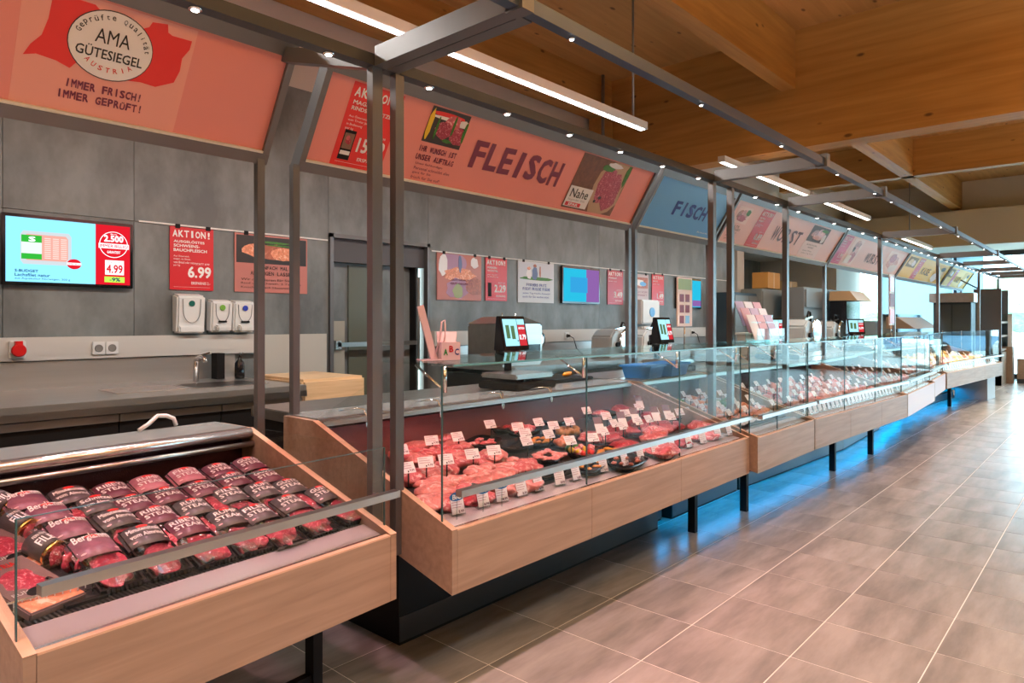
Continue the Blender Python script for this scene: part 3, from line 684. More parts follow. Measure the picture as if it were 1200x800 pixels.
# banner 6/7: KÄSE
for (a, b, lab) in ((13.02, 16.72, 'yellow cheese banner next to the second pale pink banner'), (16.80, 19.5, 'last yellow cheese banner, nearest the shop windows')):
    s = banner(lab, a, b); setpanel(s, YELL); L = b-a
    offer(s, .26*L, .04, .10*L, .41, 'AKTION!', ['KÄSE'], ['per 100 g'], '1.59', 'STATT 1.99', 'SPAR', RED)
    s.txt('KÄSE', .40*L, .16, .20*L, .14, mat('lettering_olive', (.20, .12, .02), .5), .003, .02, .05, jit=.03)
    s.photo(.05*L, .24, .17*L, .19, mat('photo_olive', (.25, .16, .04)), [(.4, .5, .3, .3, M_CHE), (.7, .4, .2, .3, PAPER)])
    s.photo(.68*L, .05, .26*L, .38, mat('photo_gold', (.75, .42, .06)), [(.3, .3, .3, .25, PAPER), (.6, .5, .25, .3, M_CHE), (.7, .8, .2, .12, BLK)])

# ------------------------------------------------------------------ linear lamps
TUBE = emis('led_tube', (1, .97, .92), 7)
def linlamp(label, x0, x1, v, z, pipes, power=30):
    r = thing('linear_lamp', label, 'lamp', (x0, v, z)); L = x1-x0
    MB().box(0, L, -.04, .04, .005, .07).build('housing', mat('lamp_housing', (.62, .60, .56), .4), r)
    MB().box(.02, L-.02, -.022, .022, 0, .006).build('diffuser', TUBE, r)
    for x in pipes: MB().tube([(x, 0, .07), (x, 0, ZC-z)], .010, 8).build('suspension', GREYB, r)
    lamp('linear_lamp_light', 'AREA', (x0+L/2, v, z-.012), power, (1, .965, .92), size=L, sy=.05)
linlamp('long white strip lamp hanging above the staff aisle, nearest', .2, 5.33, 3.20, 3.10, [4.95, 1.2], 60)
linlamp('second long strip lamp hanging beyond the deep timber beam', 6.95, 9.6, 3.22, 3.10, [8.6], 32)
linlamp('third strip lamp hanging farther along the staff aisle', 9.75, 12.6, 3.22, 3.10, [12.3], 32)
linlamp('farthest strip lamp above the cheese, close to the windows', 15.0, 17.6, 3.22, 3.0, [17.2], 16)
for k, (a, b) in enumerate(FILL_POS):
    r = thing('added_fill_lamp', 'added wide white fill lamp, out of view under the timber ceiling of the hall', 'lamp', (a, b, 3.9), group='added fill lamps')  # housings for the added fill lamps
    MB().box(-1.3, 1.3, -.15, .15, .01, .08).build('housing', WHITE, r)

# ------------------------------------------------------------------ things on the back wall
def wsign(name, label, cat, x0, x1, yt, yb, v=V_W-.012, group=None):
    a = at_v(x0, yt, v); b = at_v(x0, yb, v); c = at_v(x1, yt, v)
    s = Sign(name, label, cat, (a.x, v, b.z), (1, 0, 0), (0, 0, 1), group); s.w = c.x-a.x; s.h = a.z-b.z
    return s
def poster_body(s, m):
    MB().box(0, s.w, 0, s.h, -.006, 0).build('panel', m, s.r)
    for x in (.12, .82): MB().box(s.w*x, s.w*x+.035, s.h-.012, s.h+.02, -.002, .006).build('clip', BLACK, s.r)
SCR = emis('screen_cyan', (.22, .62, .88), 1.0); SCRR = emis('screen_red', (.58, .01, .02), .9); SCRW = emis('screen_white', (.9, .92, .95), .9)
SCRG = emis('screen_lime', (.45, .78, .08), .9); SCRT = emis('screen_green', (.03, .42, .04), .8); SCRK = emis('screen_salmon', (.75, .36, .30), .8); SCRN = emis('screen_dark_blue', (.0, .04, .12), .8)
s = wsign('wall_television', 'wide wall television advertising a tray of fish fillet at 4.99, far left', 'television', 1.5, 156, 248, 333, V_W-.05); w, h = s.w, s.h
MB().box(0, w, 0, h, -.045, 0).build('housing', BLACKG, s.r, bevel=.004)
s.rect('screen', .022, .022, w*.66, h-.044, SCR, .002); s.rect('screen_field', .022+w*.66, .022, w-.044-w*.66, h-.044, SCRR, .002)
pts = [(.13, .35), (.15, .30), (.48, .30), (.50, .35), (.50, .72), (.48, .77), (.15, .77), (.13, .72)]
s.poly('tray_picture', [(a*w, b*h) for a, b in pts], emis('screen_tray', (.55, .60, .64), .8), .003)
s.poly('tray_picture', [((a-.315)*.86*w+.315*w, (b-.535)*.78*h+.54*h) for a, b in pts], SCRK, .004)
s.rect('label_picture', .135*w, .37*h, .145*w, .34*h, SCRT, .0048); s.rect('label_picture', .135*w, .45*h, .145*w, .16*h, emis('screen_pale', (.7, .8, .75), .8), .0055); s.txt('S', .185*w, .62*h, .05*w, .07*h, SCRW, .0062, .04)
mb = MB()
for i in range(3):
    for j in range(11): mb.box((.30+.06*i)*w, (.30+.06*i)*w+.045*w, (.39+.028*j)*h, (.39+.028*j)*h+.012*h, .0045, .0052)
mb.build('fillet_stripes', emis('screen_fillet', (.9, .66, .60), .8), s.r)
s.ell('badge', .52*w, .33*h, .055*w, .075*h, SCRR, .006); s.rect('badge_band', .465*w, .315*h, .11*w, .035*h, SCRW, .0065); s.txt('IMMER BILLIG', .47*w, .32*h, .10*w, .022*h, SCRR, .0072, .01)
s.txt('S-BUDGET', .09*w, .185*h, .165*w, .038*h, SCRN, .003, .03); s.txt('Lachsfilet natur', .09*w, .125*h, .25*w, .043*h, SCRN, .003, .02); s.txt('aus Aquakultur Norwegen, 300 g', .09*w, .075*h, .40*w, .035*h, SCRN, .003, 0)
s.ell('stamp', .835*w, .66*h, .118*w, .20*h, SCRW, .003, 32); s.ell('stamp', .835*w, .66*h, .112*w, .19*h, SCRR, .0036, 32)
s.txt('2.500', .755*w, .70*h, .16*w, .10*h, SCRW, .0045, .04); s.rect('band', .712*w, .60*h, .25*w, .075*h, SCRW, .0045); s.txt('IMMER BILLIG!', .72*w, .612*h, .235*w, .05*h, SCRR, .0055, .02)
s.txt('Bis zu', .81*w, .81*h, .05*w, .02*h, SCRW, .0045, .01); s.txt('GARANTIERT', .78*w, .525*h, .11*w, .04*h, SCRW, .0045, .02)
s.rect('price_field', .765*w, .20*h, .155*w, .22*h, SCRW, .003); s.txt('STATT 5.49', .79*w, .375*h, .10*w, .025*h, SCRR, .004, 0); s.txt('4.99', .775*w, .225*h, .135*w, .13*h, SCRR, .004, .03)
s.rect('discount_field', .76*w, .085*h, .165*w, .085*h, SCRG, .003); s.txt('-9%', .80*w, .098*h, .09*w, .06*h, SCRN, .004, .03)

s = wsign('offer_poster', 'red AKTION poster priced 6.99, right of the wide television', 'poster', 199, 250, 264.5, 339); poster_body(s, RED)
offer(s, 0, 0, s.w, s.h, 'AKTION!', ['AUSGELÖSTES', 'SCHWEINS-', 'BAUCHFLEISCH'], ['Aus Österreich,', 'mager, im Stück,', 'vom Brüstl oder natur', 'per kg'], '6.99', 'STATT 8.99', 'ERSPARNIS 2.-')
s = wsign('recipe_poster', 'dusky pink poster with a grilled steak photograph, above the smaller soap dispensers', 'poster', 275, 360, 272, 341.5); poster_body(s, mat('dusty_pink', (.52, .19, .16), .35)); w, h = s.w, s.h
s.photo(.02*w, .50*h, .96*w, .47*h, mat('photo_black', (.02, .018, .018), .4), [(.3, .5, .22, .25, M_SALM), (.5, .45, .25, .28, M_SAUS), (.7, .4, .22, .25, M_SALM), (.5, .8, .25, .04, GREEN), (.62, .7, .2, .03, GREEN)])
s.txt('EINFACH MAL', .30*w, .40*h, .42*w, .065*h, BLK, jit=.03); s.txt('ANHÄNGEN LASSEN', .20*w, .30*h, .60*w, .065*h, BLK, jit=.03)
s.lines(['Wir marinieren für Sie', 'Rind und Schwein, 3 Tage am', 'Knochen, nach Hausrezept'], .08*w, .20*h, .82*w, .07*h, BLK)
s = wsign('photo_poster', 'square pinkish food photograph poster beside the door', 'poster', 512, 564, 295.5, 351); poster_body(s, mat('print_salmon', (.50, .17, .13), .35)); w, h = s.w, s.h
s.photo(.01*w, .01*h, .98*w, .98*h, mat('print_salmon', (.50, .17, .13)), [(.35, .80, .3, .22, mat('print_lilac', (.42, .25, .38))), (.12, .75, .1, .25, PAPER), (.5, .55, .35, .16, M_SALM), (.45, .25, .26, .22, mat('print_lilac', (.42, .25, .38))), (.45, .2, .12, .16, mat('print_olive', (.35, .42, .22))), (.85, .3, .2, .2, M_SAUS), (.5, .8, .04, .18, mat('print_blue', (.12, .18, .35))), (.84, .84, .09, .12, PAPER)])
s.txt('GUT GELAUNT', .3*w, .42*h, .45*w, .045*h, PLUM, .012); s.txt('GUT GEGRILLT', .28*w, .34*h, .5*w, .045*h, PLUM, .012)
s = wsign('offer_poster', 'narrow red AKTION poster between two wider posters beside the door', 'poster', 569, 594, 301.5, 352); poster_body(s, RED)
offer(s, 0, 0, s.w, s.h, 'AKTION!', ['MARKEN', 'WÜRSTEL'], ['per Stück', 'je Packung'], '2.29', 'STATT 2.99', 'ERSPARNIS'); s.rect('pack', .1*s.w, .1*s.h, .16*s.w, .32*s.h, BLACK, .004)
s = wsign('photo_poster', 'white poster of a couple outdoors, left of the middle screen', 'poster', 607, 649, 305, 354); poster_body(s, mat('poster_white', (.66, .66, .68), .35)); w, h = s.w, s.h
s.photo(.02*w, .55*h, .96*w, .42*h, mat('print_sky', (.62, .64, .70)), [(.5, .1, .5, .1, GREEN), (.28, .35, .07, .3, PAPER), (.28, .68, .05, .09, M_SALM), (.45, .40, .08, .4, mat('print_blue', (.12, .18, .35))), (.45, .85, .05, .09, M_SAUS), (.6, .5, .02, .35, M_SAUS)])
s.txt('FISCHERS FRITZ', .22*w, .40*h, .56*w, .07*h, NAVY, jit=.02); s.txt('FISCHT FRISCHE FISCHE', .12*w, .30*h, .76*w, .07*h, NAVY, jit=.02); s.lines(['Jeden Tag frische Auswahl', 'auch für Sie vorbereitet'], .12*w, .20*h, .76*w, .08*h, NAVY)
def small_tv(label, x0, x1, yt, yb, red=True):
    s = wsign('wall_television', label, 'television', x0, x1, yt, yb, V_W-.04); w, h = s.w, s.h
    MB().box(0, w, 0, h, -.035, 0).build('housing', BLACKG, s.r, bevel=.004)
    s.rect('screen', .025, .025, w-.05, h-.05, emis('screen_teal', (.02, .42, .62), .8), .002)
    if red:
        s.rect('screen_field', .62*w, .025, .38*w-.025, h-.05, emis('screen_violet', (.22, .10, .32), .8), .0028)
        s.rect('screen_picture', .2*w, .3*h, .45*w, .42*h, emis('screen_blue', (.03, .30, .60), .8), .0034)
    else: s.rect('screen_field', .62*w, .04, .35*w, .2*h, emis('screen_violet', (.22, .10, .32), .8), .0028)
    return s
small_tv('smaller wall screen between the white fish poster and narrow red poster', 659, 703, 311, 355)
s = wsign('offer_poster', 'red poster immediately right of the smaller wall screen', 'poster', 712, 730, 316, 356.5); poster_body(s, mat('offer_crimson', (.50, .05, .08), .35)); offer(s, 0, 0, s.w, s.h, 'AKTION!', ['FORELLE'], ['per kg'], '3.49', 'STATT', 'SPAR', mat('offer_crimson', (.50, .05, .08), .35))
s = wsign('photo_poster', 'pale food poster half hidden by the steel post pair above the oak divider', 'poster', 738, 760, 320, 357.5); poster_body(s, mat('print_pale_rose', (.55, .42, .42), .35)); s.photo(.05*s.w, .55*s.h, .9*s.w, .35*s.h, M_SAUS, [(.5, .5, .3, .3, PAPER), (.7, .4, .2, .2, BLUEB)]); s.lines(['FRISCH VOM', 'FISCHMARKT'], .1*s.w, .4*s.h, .8*s.w, .1*s.h, PLUM)
s = wsign('offer_poster', 'last narrow red poster, left of the cyan corner screen', 'poster', 764, 778, 321, 357); poster_body(s, RED); offer(s, 0, 0, s.w, s.h, 'AKTION!', ['LACHS'], ['per kg'], '1.49', 'STATT', 'SPAR')
small_tv('cyan wall screen at the right end of the concrete wall', 793, 822, 325, 361, False)

# soap and towel dispensers
def dispenser(label, x0, x1, yt, yb, dot, big):
    a = at_v(x0, yt, V_W-.06); b = at_v(x1, yb, V_W-.06); w = b.x-a.x; h = a.z-b.z
    r = thing('soap_dispenser', label, 'dispenser', (a.x, V_W, b.z))
    MB().hexa([(0, -.09, 0), (w, -.09, 0), (w, 0, 0), (0, 0, 0), (0, -.11, h*.93), (w, -.11, h*.93), (w, 0, h), (0, 0, h)]).build('housing', WHITE, r, bevel=.014)
    n = 16; pts = [(w*.5+w*.30*math.cos(PI+PI*k/n), h*(.44 if big else .5)+h*.30*math.sin(PI+PI*k/n)) for k in range(n+1)]
    path = [(w*.18, -.112, h*.85)]+[(p[0], -.108, p[1]+h*.12) for p in pts]+[(w*.82, -.112, h*.85)]
    MB().tube(path, .0028, 6).build('seam_line', mat('seam_grey', (.22, .22, .22), .5), r)
    MB().lathe([(.022, 0), (.022, .006)], (w*.5, -.108, h*.74), 20, 'y').build('round_badge', dot, r)
    if not big:
        MB().hexa([(w*.2, -.14, h*.02), (w*.8, -.14, h*.02), (w*.8, -.08, h*.02), (w*.2, -.08, h*.02), (w*.15, -.15, h*.2), (w*.85, -.15, h*.2), (w*.85, -.08, h*.24), (w*.15, -.08, h*.24)]).build('push_lever', WHITE, r, bevel=.01)
        MB().box(w*.3, w*.7, -.115, -.105, h*.29, h*.35).build('window', BLACK, r, bevel=.003)
    else: MB().box(w*.05, w*.95, -.112, -.05, .0, h*.18).build('drip_tray', WHITE, r, bevel=.01)
dispenser('largest white soap dispenser, with a dark green dot', 205, 238, 343, 390, mat('dot_green', (.0, .12, .09), .4), True)
dispenser('small white dispenser with a light green dot, the middle one', 245, 270, 350, 389, mat('dot_lime', (.18, .42, .05), .4), False)
dispenser('small white dispenser with a blue dot beside the steel post', 271.5, 296.5, 351, 389, mat('dot_blue', (.02, .05, .42), .4), False)

# cable trunking with sockets, steel splashback, worktops and cabinets
def trunk(label, x0, x1):
    r = thing('cable_trunking', label, 'trunking', (x0, V_W, 1.137))
    MB().box(0, x1-x0, -.055, 0, 0, .155).build('channel', PLAST if False else mat('trunking_white', (.62, .60, .56), .4), r, bevel=.004)
    MB().box(0, x1-x0, -.058, -.055, .035, .12).build('cover', mat('trunking_white', (.62, .60, .56), .4), r)
    return r
trunk('long off-white cable trunking below the wide television', -2.5, 2.85)
trunk('off-white cable trunking between the door and the corner', 4.75, 12.15)
def socket(label, xs, v=V_W-.06, z=1.21, cord=False, group=None):
    r = thing('socket_outlet', label, 'socket', (xs[0], v, z), group=group)
    for x in xs:
        x -= xs[0]
        o = MB().box(x-.04, x+.04, -.012, 0, -.045, .045).build('face_plate', WHITE, r, bevel=.004)
        MB().lathe([(.026, .012), (.026, .016), (.020, .016), (.018, .013)], (x, 0, 0), 20, 'y').build('socket_ring', GREYB, o)
    if cord:
        MB().lathe([(.02, .012), (.017, .05), (.006, .055)], (0, 0, 0), 14, 'y').build('plug', BLACK, r)
        MB().tube([(0, -.05, 0), (.03, -.09, -.03), (.08, -.10, -.16), (.2, -.11, -.24)], .006, 6).build('cord', BLACK, r)
socket('double white wall socket under the wide television', [1.62, 1.705])
r = thing('power_socket', 'round red industrial power socket at the left end of the trunking', 'socket', (1.15, V_W-.058, 1.21))
MB().box(-.045, .045, -.02, 0, -.055, .065).build('face_plate', WHITE, r, bevel=.006)
MB().lathe([(.038, .02), (.042, .05), (.036, .06)], (0, 0, 0), 20, 'y').build('red_cap', mat('cap_red', (.70, .01, .01), .35), r)
MB().box(-.02, .02, -.055, -.02, .03, .06).build('hinge', mat('cap_red', (.70, .01, .01), .35), r)
socket('single socket with a plugged black cord, under the white fish poster', [7.0], cord=True)
socket('socket with a black cord near the right end of the wall', [10.4], cord=True)
def worktop(label, x0, x1, v0, doors, side=True):
    r = thing('kitchen_worktop', label, 'worktop', (x0, v0, 0)); L = x1-x0; D = V_W-v0
    MB().box(0, L, 0, D-.01, .91, .95).build('steel_top', WTOP, r, bevel=.003)
    MB().box(0, L, -.004, .012, .87, .912).build('front_edge', STEEL, r)
    MB().box(0, L, D-.03, D-.012, .95, 1.13).build('splashback', WTOP, r)
    return r
wt = worktop('long brushed steel worktop along the wall below the television', -2.5, 2.62, 4.30, 0)
def cabinet(label, x0, x1, v0, handle_low=False, group=None):
    r = thing('base_cabinet', label, 'cabinet', (x0, v0+.03, 0)); w = x1-x0
    MB().box(0, w, .02, V_W-v0-.06, .08, .86).build('carcass', DARK, r)
    o = MB().box(.004, w-.004, 0, .02, .5 if handle_low else .1, .815).build('door', BLACK, r)
    MB().box(.004, w-.004, -.012, .02, .82, .862).build('handle_rail', mat('alu_rail', (.55, .54, .53), .3, .9), o)
    if handle_low:
        o = MB().box(.004, w-.004, 0, .02, .1, .44).build('door', BLACK, r); MB().box(.004, w-.004, -.012, .02, .445, .49).build('handle_rail', MATS['alu_rail'], o)
    MB().box(0, w, .06, V_W-v0-.06, 0, .08).build('toe_kick', BLACK, r)
e = [-.55, .35, 1.42, 2.02, 2.6]
for i, (a, b) in enumerate(zip(e, e[1:])):
    cabinet('black base cabinet under the steel worktop, '+['leftmost in view, with two drawers', 'below the double socket', 'left half under the sink', 'right half under the sink'][i], a, b, 4.30, i < 2)
# sink and tap
r = thing('kitchen_sink', 'inset steel sink basin in the worktop below the dispensers', 'sink', (1.95, 4.55, .95))
MB().prism([(.06, 0), (.5, 0), (.55, .05), (.55, .36), (.5, .42), (.06, .42), (0, .36), (0, .05)], 'z', .001, .004).build('rim', POLISH, r)
MB().prism([(.08, .03), (.48, .03), (.52, .07), (.52, .34), (.48, .39), (.08, .39), (.03, .34), (.03, .07)], 'z', .0042, .005).build('bowl', DARK, r)
MB().box(-.45, -.02, .05, .40, .001, .006).build('drainer', POLISH, r)
r = thing('mixer_tap', 'chrome sink tap behind the inset basin', 'tap', (2.19, 5.1, .955))
MB().tube([(0, 0, 0), (0, 0, .14), (.01, -.02, .17), (.0, -.07, .18), (0, -.14, .175), (0, -.155, .15)], [.022, .022, .021, .017, .015, .014], 12).build('body', CHROME, r)
MB().beam((0, .0, .18), (.09, -.03, .21), .016, .012).build('lever', CHROME, r)
r = thing('soap_bottle', 'dark soap bottle beside the sink tap, near the steel post', 'bottle', (2.55, 5.15, .952))
MB().lathe([(.035, 0), (.038, .02), (.036, .12), (.014, .15), (.014, .17)], n=14).build('body', BLACKG, r); MB().tube([(0, 0, .17), (0, 0, .2), (0, -.06, .2)], .006, 8).build('pump', CHROME, r)
r = thing('knife_rack', 'black knife holder standing against the splashback', 'rack', (2.43, 5.25, .95)); MB().box(-.03, .03, -.04, .06, 0, .20).build('block', BLACK, r)
# splash panel and butcher block
o = MB().box(2.87, 3.48, V_W-.022, V_W-.002, .9, 1.285).build('splash_panel', mat('panel_beige', (.50, .49, .44), .35)); tag(o, 'pale grey splash panel on the wall behind the butcher block', 'panel')
r = thing('butcher_block', 'thick pale beech chopping block at the end of the steel worktop', 'chopping block', (2.66, 4.42, 0))
BEECH = wood_glulam('beech_block', (.78, .56, .34), (.66, .45, .25), 3, False, .5)
MB().box(0, .55, 0, .72, .70, .975).build('block', BEECH, r, bevel=.02)
MB().box(.05, .50, .05, .67, .60, .70).build('apron', BEECH, r)
for x in (.05, .43):
    for y in (.05, .6): MB().box(x, x+.07, y, y+.07, 0, .62).build('leg', BEECH, r)
wt2 = worktop('second brushed steel worktop, between the door and the corner', 4.9, 12.1, 4.35, 0)
e = [4.95, 5.9, 6.9, 7.9, 8.9, 9.9, 10.9, 12.05]
for i, (a, b) in enumerate(zip(e, e[1:])): cabinet('black base cabinet under the second worktop, %s from the door' % ORD[i], a, b, 4.35)

# ------------------------------------------------------------------ service side: scales, slicers, boards
def scale(label, x, y, hd=1.0):
    r = thing('counter_scale', label, 'scale', (x, y, .962))
    MB().box(-.20, .20, -.17, .17, .0, .05).build('base', BLACK, r, bevel=.008)
    MB().box(-.19, .19, -.16, .16, .07, .10).build('platter', STEEL, r, bevel=.01)
    MB().box(-.05, .05, -.1, .1, .05, .07).build('load_cell', DARK, r)
    MB().box(.05, .09, .13, .17, .04, .30).build('pole', BLACK, r, bevel=.004)
    MB().lathe([(.02, 0), (.085, .02), (.09, .06), (.09, .11), (.03, .13)], (.02, .10, .20), 20).build('printer_head', BLACKG, r)
    h = MB().hexa([(-.125, 0, .245), (.125, 0, .245), (.125, .10, .245), (-.125, .10, .245), (-.125, .05, .47), (.125, .05, .47), (.125, .08, .47), (-.125, .08, .47)]).build('display', BLACKG, r, bevel=.004)
    d = Vector((0, .05, .225)).normalized(); n = Vector((0, -d.z, d.y)); o = Vector((-.125, 0, .245))
    def q(a, b, c, dd, m, t=.002, nm='screen'):
        P = [o+Vector((x_, 0, 0))+d*y_+n*(t+k) for k in (0, .0006) for x_, y_ in ((a, c), (b, c), (b, dd), (a, dd))]
        return MB().hexa(P).build(nm, m, h)
    q(.02, .155, .03, .21, emis('scale_screen', (.35, .72, .82), .9)); q(.16, .232, .03, .17, emis('scale_red', (.55, .03, .04), .8), nm='screen_field')
    q(.16, .232, .172, .21, emis('scale_screen', (.35, .72, .82), .9), nm='screen_strip')
    q(.04, .075, .08, .17, emis('scale_photo', (.12, .22, .10), .6), .003, 'pack_picture'); q(.09, .125, .075, .165, emis('scale_photo', (.12, .22, .10), .6), .003, 'pack_picture')
    for t_, a, b, w_, h_ in (('0.79', .163, .07, .066, .035), ('AKTION', .165, .14, .06, .016)):
        add_text(MB(), t_, a, b, w_, h_, 0, .03, lambda X, Y, Z: tuple(o+Vector((X, 0, 0))+d*Y+n*.0035)).build('lettering', SCRW, h)
    return r
a = at_v(607, 420, 3.02); scale('black counter scale with lit customer display showing 0.79, behind the red meat', a.x-.05, 2.98)
a = at_v(778, 420, 3.05); scale('second black counter scale with lit display, behind the fish on ice', a.x-.02, 3.0)
a = at_v(905, 420, 3.05); r = scale('third black scale, beyond the leaflet rack', a.x, 3.0); r.rotation_euler.z = -.9
a = at_v(1000, 420, 3.05); r = scale('fourth black scale behind the sausages', a.x, 3.0); r.rotation_euler.z = -.9
a = at_v(1128, 420, 3.1); r = scale('farthest black scale, seen against the cheese', a.x, 2.95); r.rotation_euler.z = -.9; r.scale = (1.3, 1.3, 1.3)
# ledge carrying the scales behind the tall counters
for k, (a, b, lab) in enumerate([(1.75, 4.3, 'red meat counter'), (4.4, 7.85, 'fish and ham counters'), (7.95, 15.2, 'farther counters')]):
    r = thing('service_ledge', 'grey steel service ledge behind the %s' % lab, 'shelf', (a, 2.96, 0))
    MB().box(0, b-a, 0, .45, .90, .955).build('ledge_top', STEEL, r, bevel=.004)
    MB().box(.02, b-a-.02, .03, .42, .1, .9).build('cupboard', BLACK, r)
r = thing('cutting_board', 'black cutting board on the ledge behind the roasts', 'board', (3.72, 3.0, .957)); MB().box(0, .55, 0, .34, 0, .025).build('board', BLACK, r, bevel=.006)
r = thing('knife_sharpener', 'orange yellow handled tool lying on the black cutting board', 'tool', (4.02, 3.1, .983)); MB().tube([(0, 0, .018), (.03, 0, .02), (.13, .03, .02), (.15, .035, .018)], [.008, .017, .016, .006], 10).build('handle', mat('tool_orange', (.85, .35, .01), .4), r)
def hook(x, lab):
    r = thing('tong_hook', lab, 'hook', (x, 2.70, .95), group='wire hooks on the counter lip')
    MB().tube([(-.07, .1, .02), (-.03, .02, .035), (-.0, .0, .03), (0, -.02, -.0), (.0, -.02, -.05), (.008, -.02, -.06), (.016, -.02, -.05), (.016, -.01, .03), (.04, .03, .03), (.12, .1, .03)], .0035, 6).build('wire', CHROME, r)
for i, x in enumerate((1.95, 2.42, 2.9, 3.35)): hook(x, 'bent wire hook on the rear lip above the red meat, %s from left' % ORD[i])

# machines on the second worktop
def machine_box(name, label, cat, px, py, w, d, h, z, m, extra=None, v=4.75, rz=0, bev=.02):
    a = at_v(px, py, v); r = thing(name, label, cat, (a.x, v, z), (0, 0, rz))
    MB().box(-w/2, w/2, -d/2, d/2, 0, h).build('housing', m, r, bevel=bev)
    if extra: extra(r, w, d, h)
    return r
def vac(r, w, d, h):
    MB().hexa([(-w/2, -d/2, h), (w/2, -d/2, h), (w/2, d/2, h), (-w/2, d/2, h), (-w*.3, -d*.2, h+.07), (w*.3, -d*.2, h+.07), (w*.3, d*.3, h+.07), (-w*.3, d*.3, h+.07)]).build('sloping_lid', STEEL, r, bevel=.006)
    MB().box(-w*.2, w*.42, -d/2-.006, -d/2, .05, h*.5).build('front_window', BLACKG, r)
    for x in (-.1, .1): MB().lathe([(.006, 0), (.006, .05)], (x, -d*.1, h+.06), 8).build('lid_pin', CHROME, r)
machine_box('wrapping_machine', 'large brushed steel machine behind the first scale', 'machine', 592, 400, .62, .5, .42, .952, STEEL, vac)
def slicer(label, px, v=4.75, m=GREYL, s=1.0):
    a = at_v(px, 400, v); r = thing('meat_slicer', label, 'slicer', (a.x, v, .952)); r.scale = (s, s, s)
    MB().prism([(-.22, 0), (.22, 0), (.24, .10), (.10, .30), (-.10, .34), (-.20, .26)], 'y', -.15, .15).build('housing', m, r, bevel=.02)
    MB().lathe([(.13, 0), (.15, .01), (.13, .025)], (.10, -.16, .20), 24, 'y').build('blade', CHROME, r)
    MB().lathe([(.03, 0), (.03, .03)], (-.08, -.15, .16), 14, 'y').build('thickness_knob', BLACK, r)
    MB().hexa([(-.05, -.1, .33), (.2, -.1, .36), (.2, .12, .36), (-.05, .12, .33), (-.05, -.1, .35), (.2, -.1, .38), (.2, .12, .38), (-.05, .12, .35)]).build('carriage', CHROME, r)
    MB().tube([(.16, -.05, .37), (.2, -.05, .43), (.26, -.05, .42), (.28, -.05, .3)], .012, 8).build('handle', BLACK, r)
    return r
slicer('pale grey meat slicer left of the steel post pair', 715)
slicer('white meat slicer partly behind the second steel post pair', 752, m=WHITE)
r = thing('hand_shower', 'chrome round lamp head right of the first scale', 'fixture', (at_v(629, 390, 4.6).x, 4.6, .952)); MB().tube([(0, 0, 0), (0, 0, .3)], .012, 8).build('stem', CHROME, r); MB().lathe([(.05, 0), (.085, .03), (.085, .05), (.04, .06)], (0, 0, .25), 20, 'y').build('head', CHROME, r)
machine_box('towel_dispenser', 'white paper towel dispenser on the wall behind the second scale', 'dispenser', 757, 360, .5, .18, .36, 1.35, WHITE, lambda r, w, d, h: MB().lathe([(.07, 0), (.07, .01)], (.02, -d/2, h*.5), 18, 'y').build('round_badge', BLUEB, r), v=5.28)
# aluminium framed information card on a stand upon the shelf
a = at_v(802, 402, 2.15); r = thing('card_stand', 'green and white information card on a thin stand on the glass shelf', 'stand', (a.x, 2.15, 1.245))
MB().box(-.055, .055, -.05, .05, 0, .004).build('foot', GL, r); MB().tube([(0, 0, 0), (0, 0, .12)], .005, 8).build('stem', CHROME, r)
MB().box(-.10, .10, -.004, .004, .12, .44).build('card', PAPER, r); MB().box(-.09, .09, -.006, -.004, .36, .43).build('green_header', mat('header_green', (.30, .55, .30)), r)
for i in range(2):
    for j in range(3):
        MB().box(-.07+.075*i, -.015+.075*i, -.006, -.004, .14+.07*j, .19+.07*j).build('picture', BLUEB if (i == 1 and j == 0) else PLUM, r)
# leaflet rack
a = at_v(882, 402, 2.05); r = thing('leaflet_rack', 'clear tiered rack of pink and white leaflets on the glass shelf', 'rack', (a.x, 2.05, 1.245))
for j in range(3):
    for i in range(3):
        MB().hexa([(-.24+.16*i+.04*j, -.12+.06*j, .02+.05*j), (-.10+.16*i+.04*j, -.12+.06*j, .02+.05*j), (-.10+.16*i+.04*j, -.115+.06*j, .02+.05*j), (-.24+.16*i+.04*j, -.115+.06*j, .02+.05*j),
                   (-.26+.16*i+.04*j, -.06+.06*j, .20+.05*j), (-.12+.16*i+.04*j, -.06+.06*j, .20+.05*j), (-.12+.16*i+.04*j, -.055+.06*j, .20+.05*j), (-.26+.16*i+.04*j, -.055+.06*j, .20+.05*j)]).build('leaflet', [PAPER, mat('leaflet_pink', (.72, .45, .52)), mat('leaflet_lilac', (.6, .5, .66))][(i+j) % 3], r)
    MB().box(-.25+.04*j, .26+.04*j, -.14+.06*j, -.136+.06*j, .0, .10+.05*j).build('clear_front', GLSHELF, r)
MB().box(-.25, .34, -.14, .10, 0, .004).build('clear_base', GLSHELF, r)
# pink letter box with rattle stand on the shelf corner
ACR = mat('pink_acrylic', (.66, .50, .54), .2)
r = thing('pen_holder', 'pinkish box lettered ABC on the left corner of the glass shelf', 'box', (1.87, 2.02, 1.244), (0, 0, -.35)); r.scale = (.8, .8, .8)
MB().hexa([(-.05, -.03, 0), (.05, -.03, 0), (.05, .03, 0), (-.05, .03, 0), (-.05, -.03, .09), (.05, -.03, .09), (.05, .03, .09), (-.05, .03, .09)]).build('box', ACR, r)
MB().hexa([(-.05, .026, .09), (.05, .026, .09), (.05, .03, .09), (-.05, .03, .09), (-.045, .05, .14), (.065, .05, .14), (.065, .054, .14), (-.045, .054, .14)]).build('lid', ACR, r)
for i, (ch, m) in enumerate((('A', mat('letter_green', (.05, .35, .08))), ('B', REDT), ('C', NAVY))):
    add_text(MB(), ch, -.04+.03*i, [.025, .04, .025][i], .022, .032, 0, .03, lambda X, Y, Z: (X, -.0315, Y)).build('lettering', m, r)
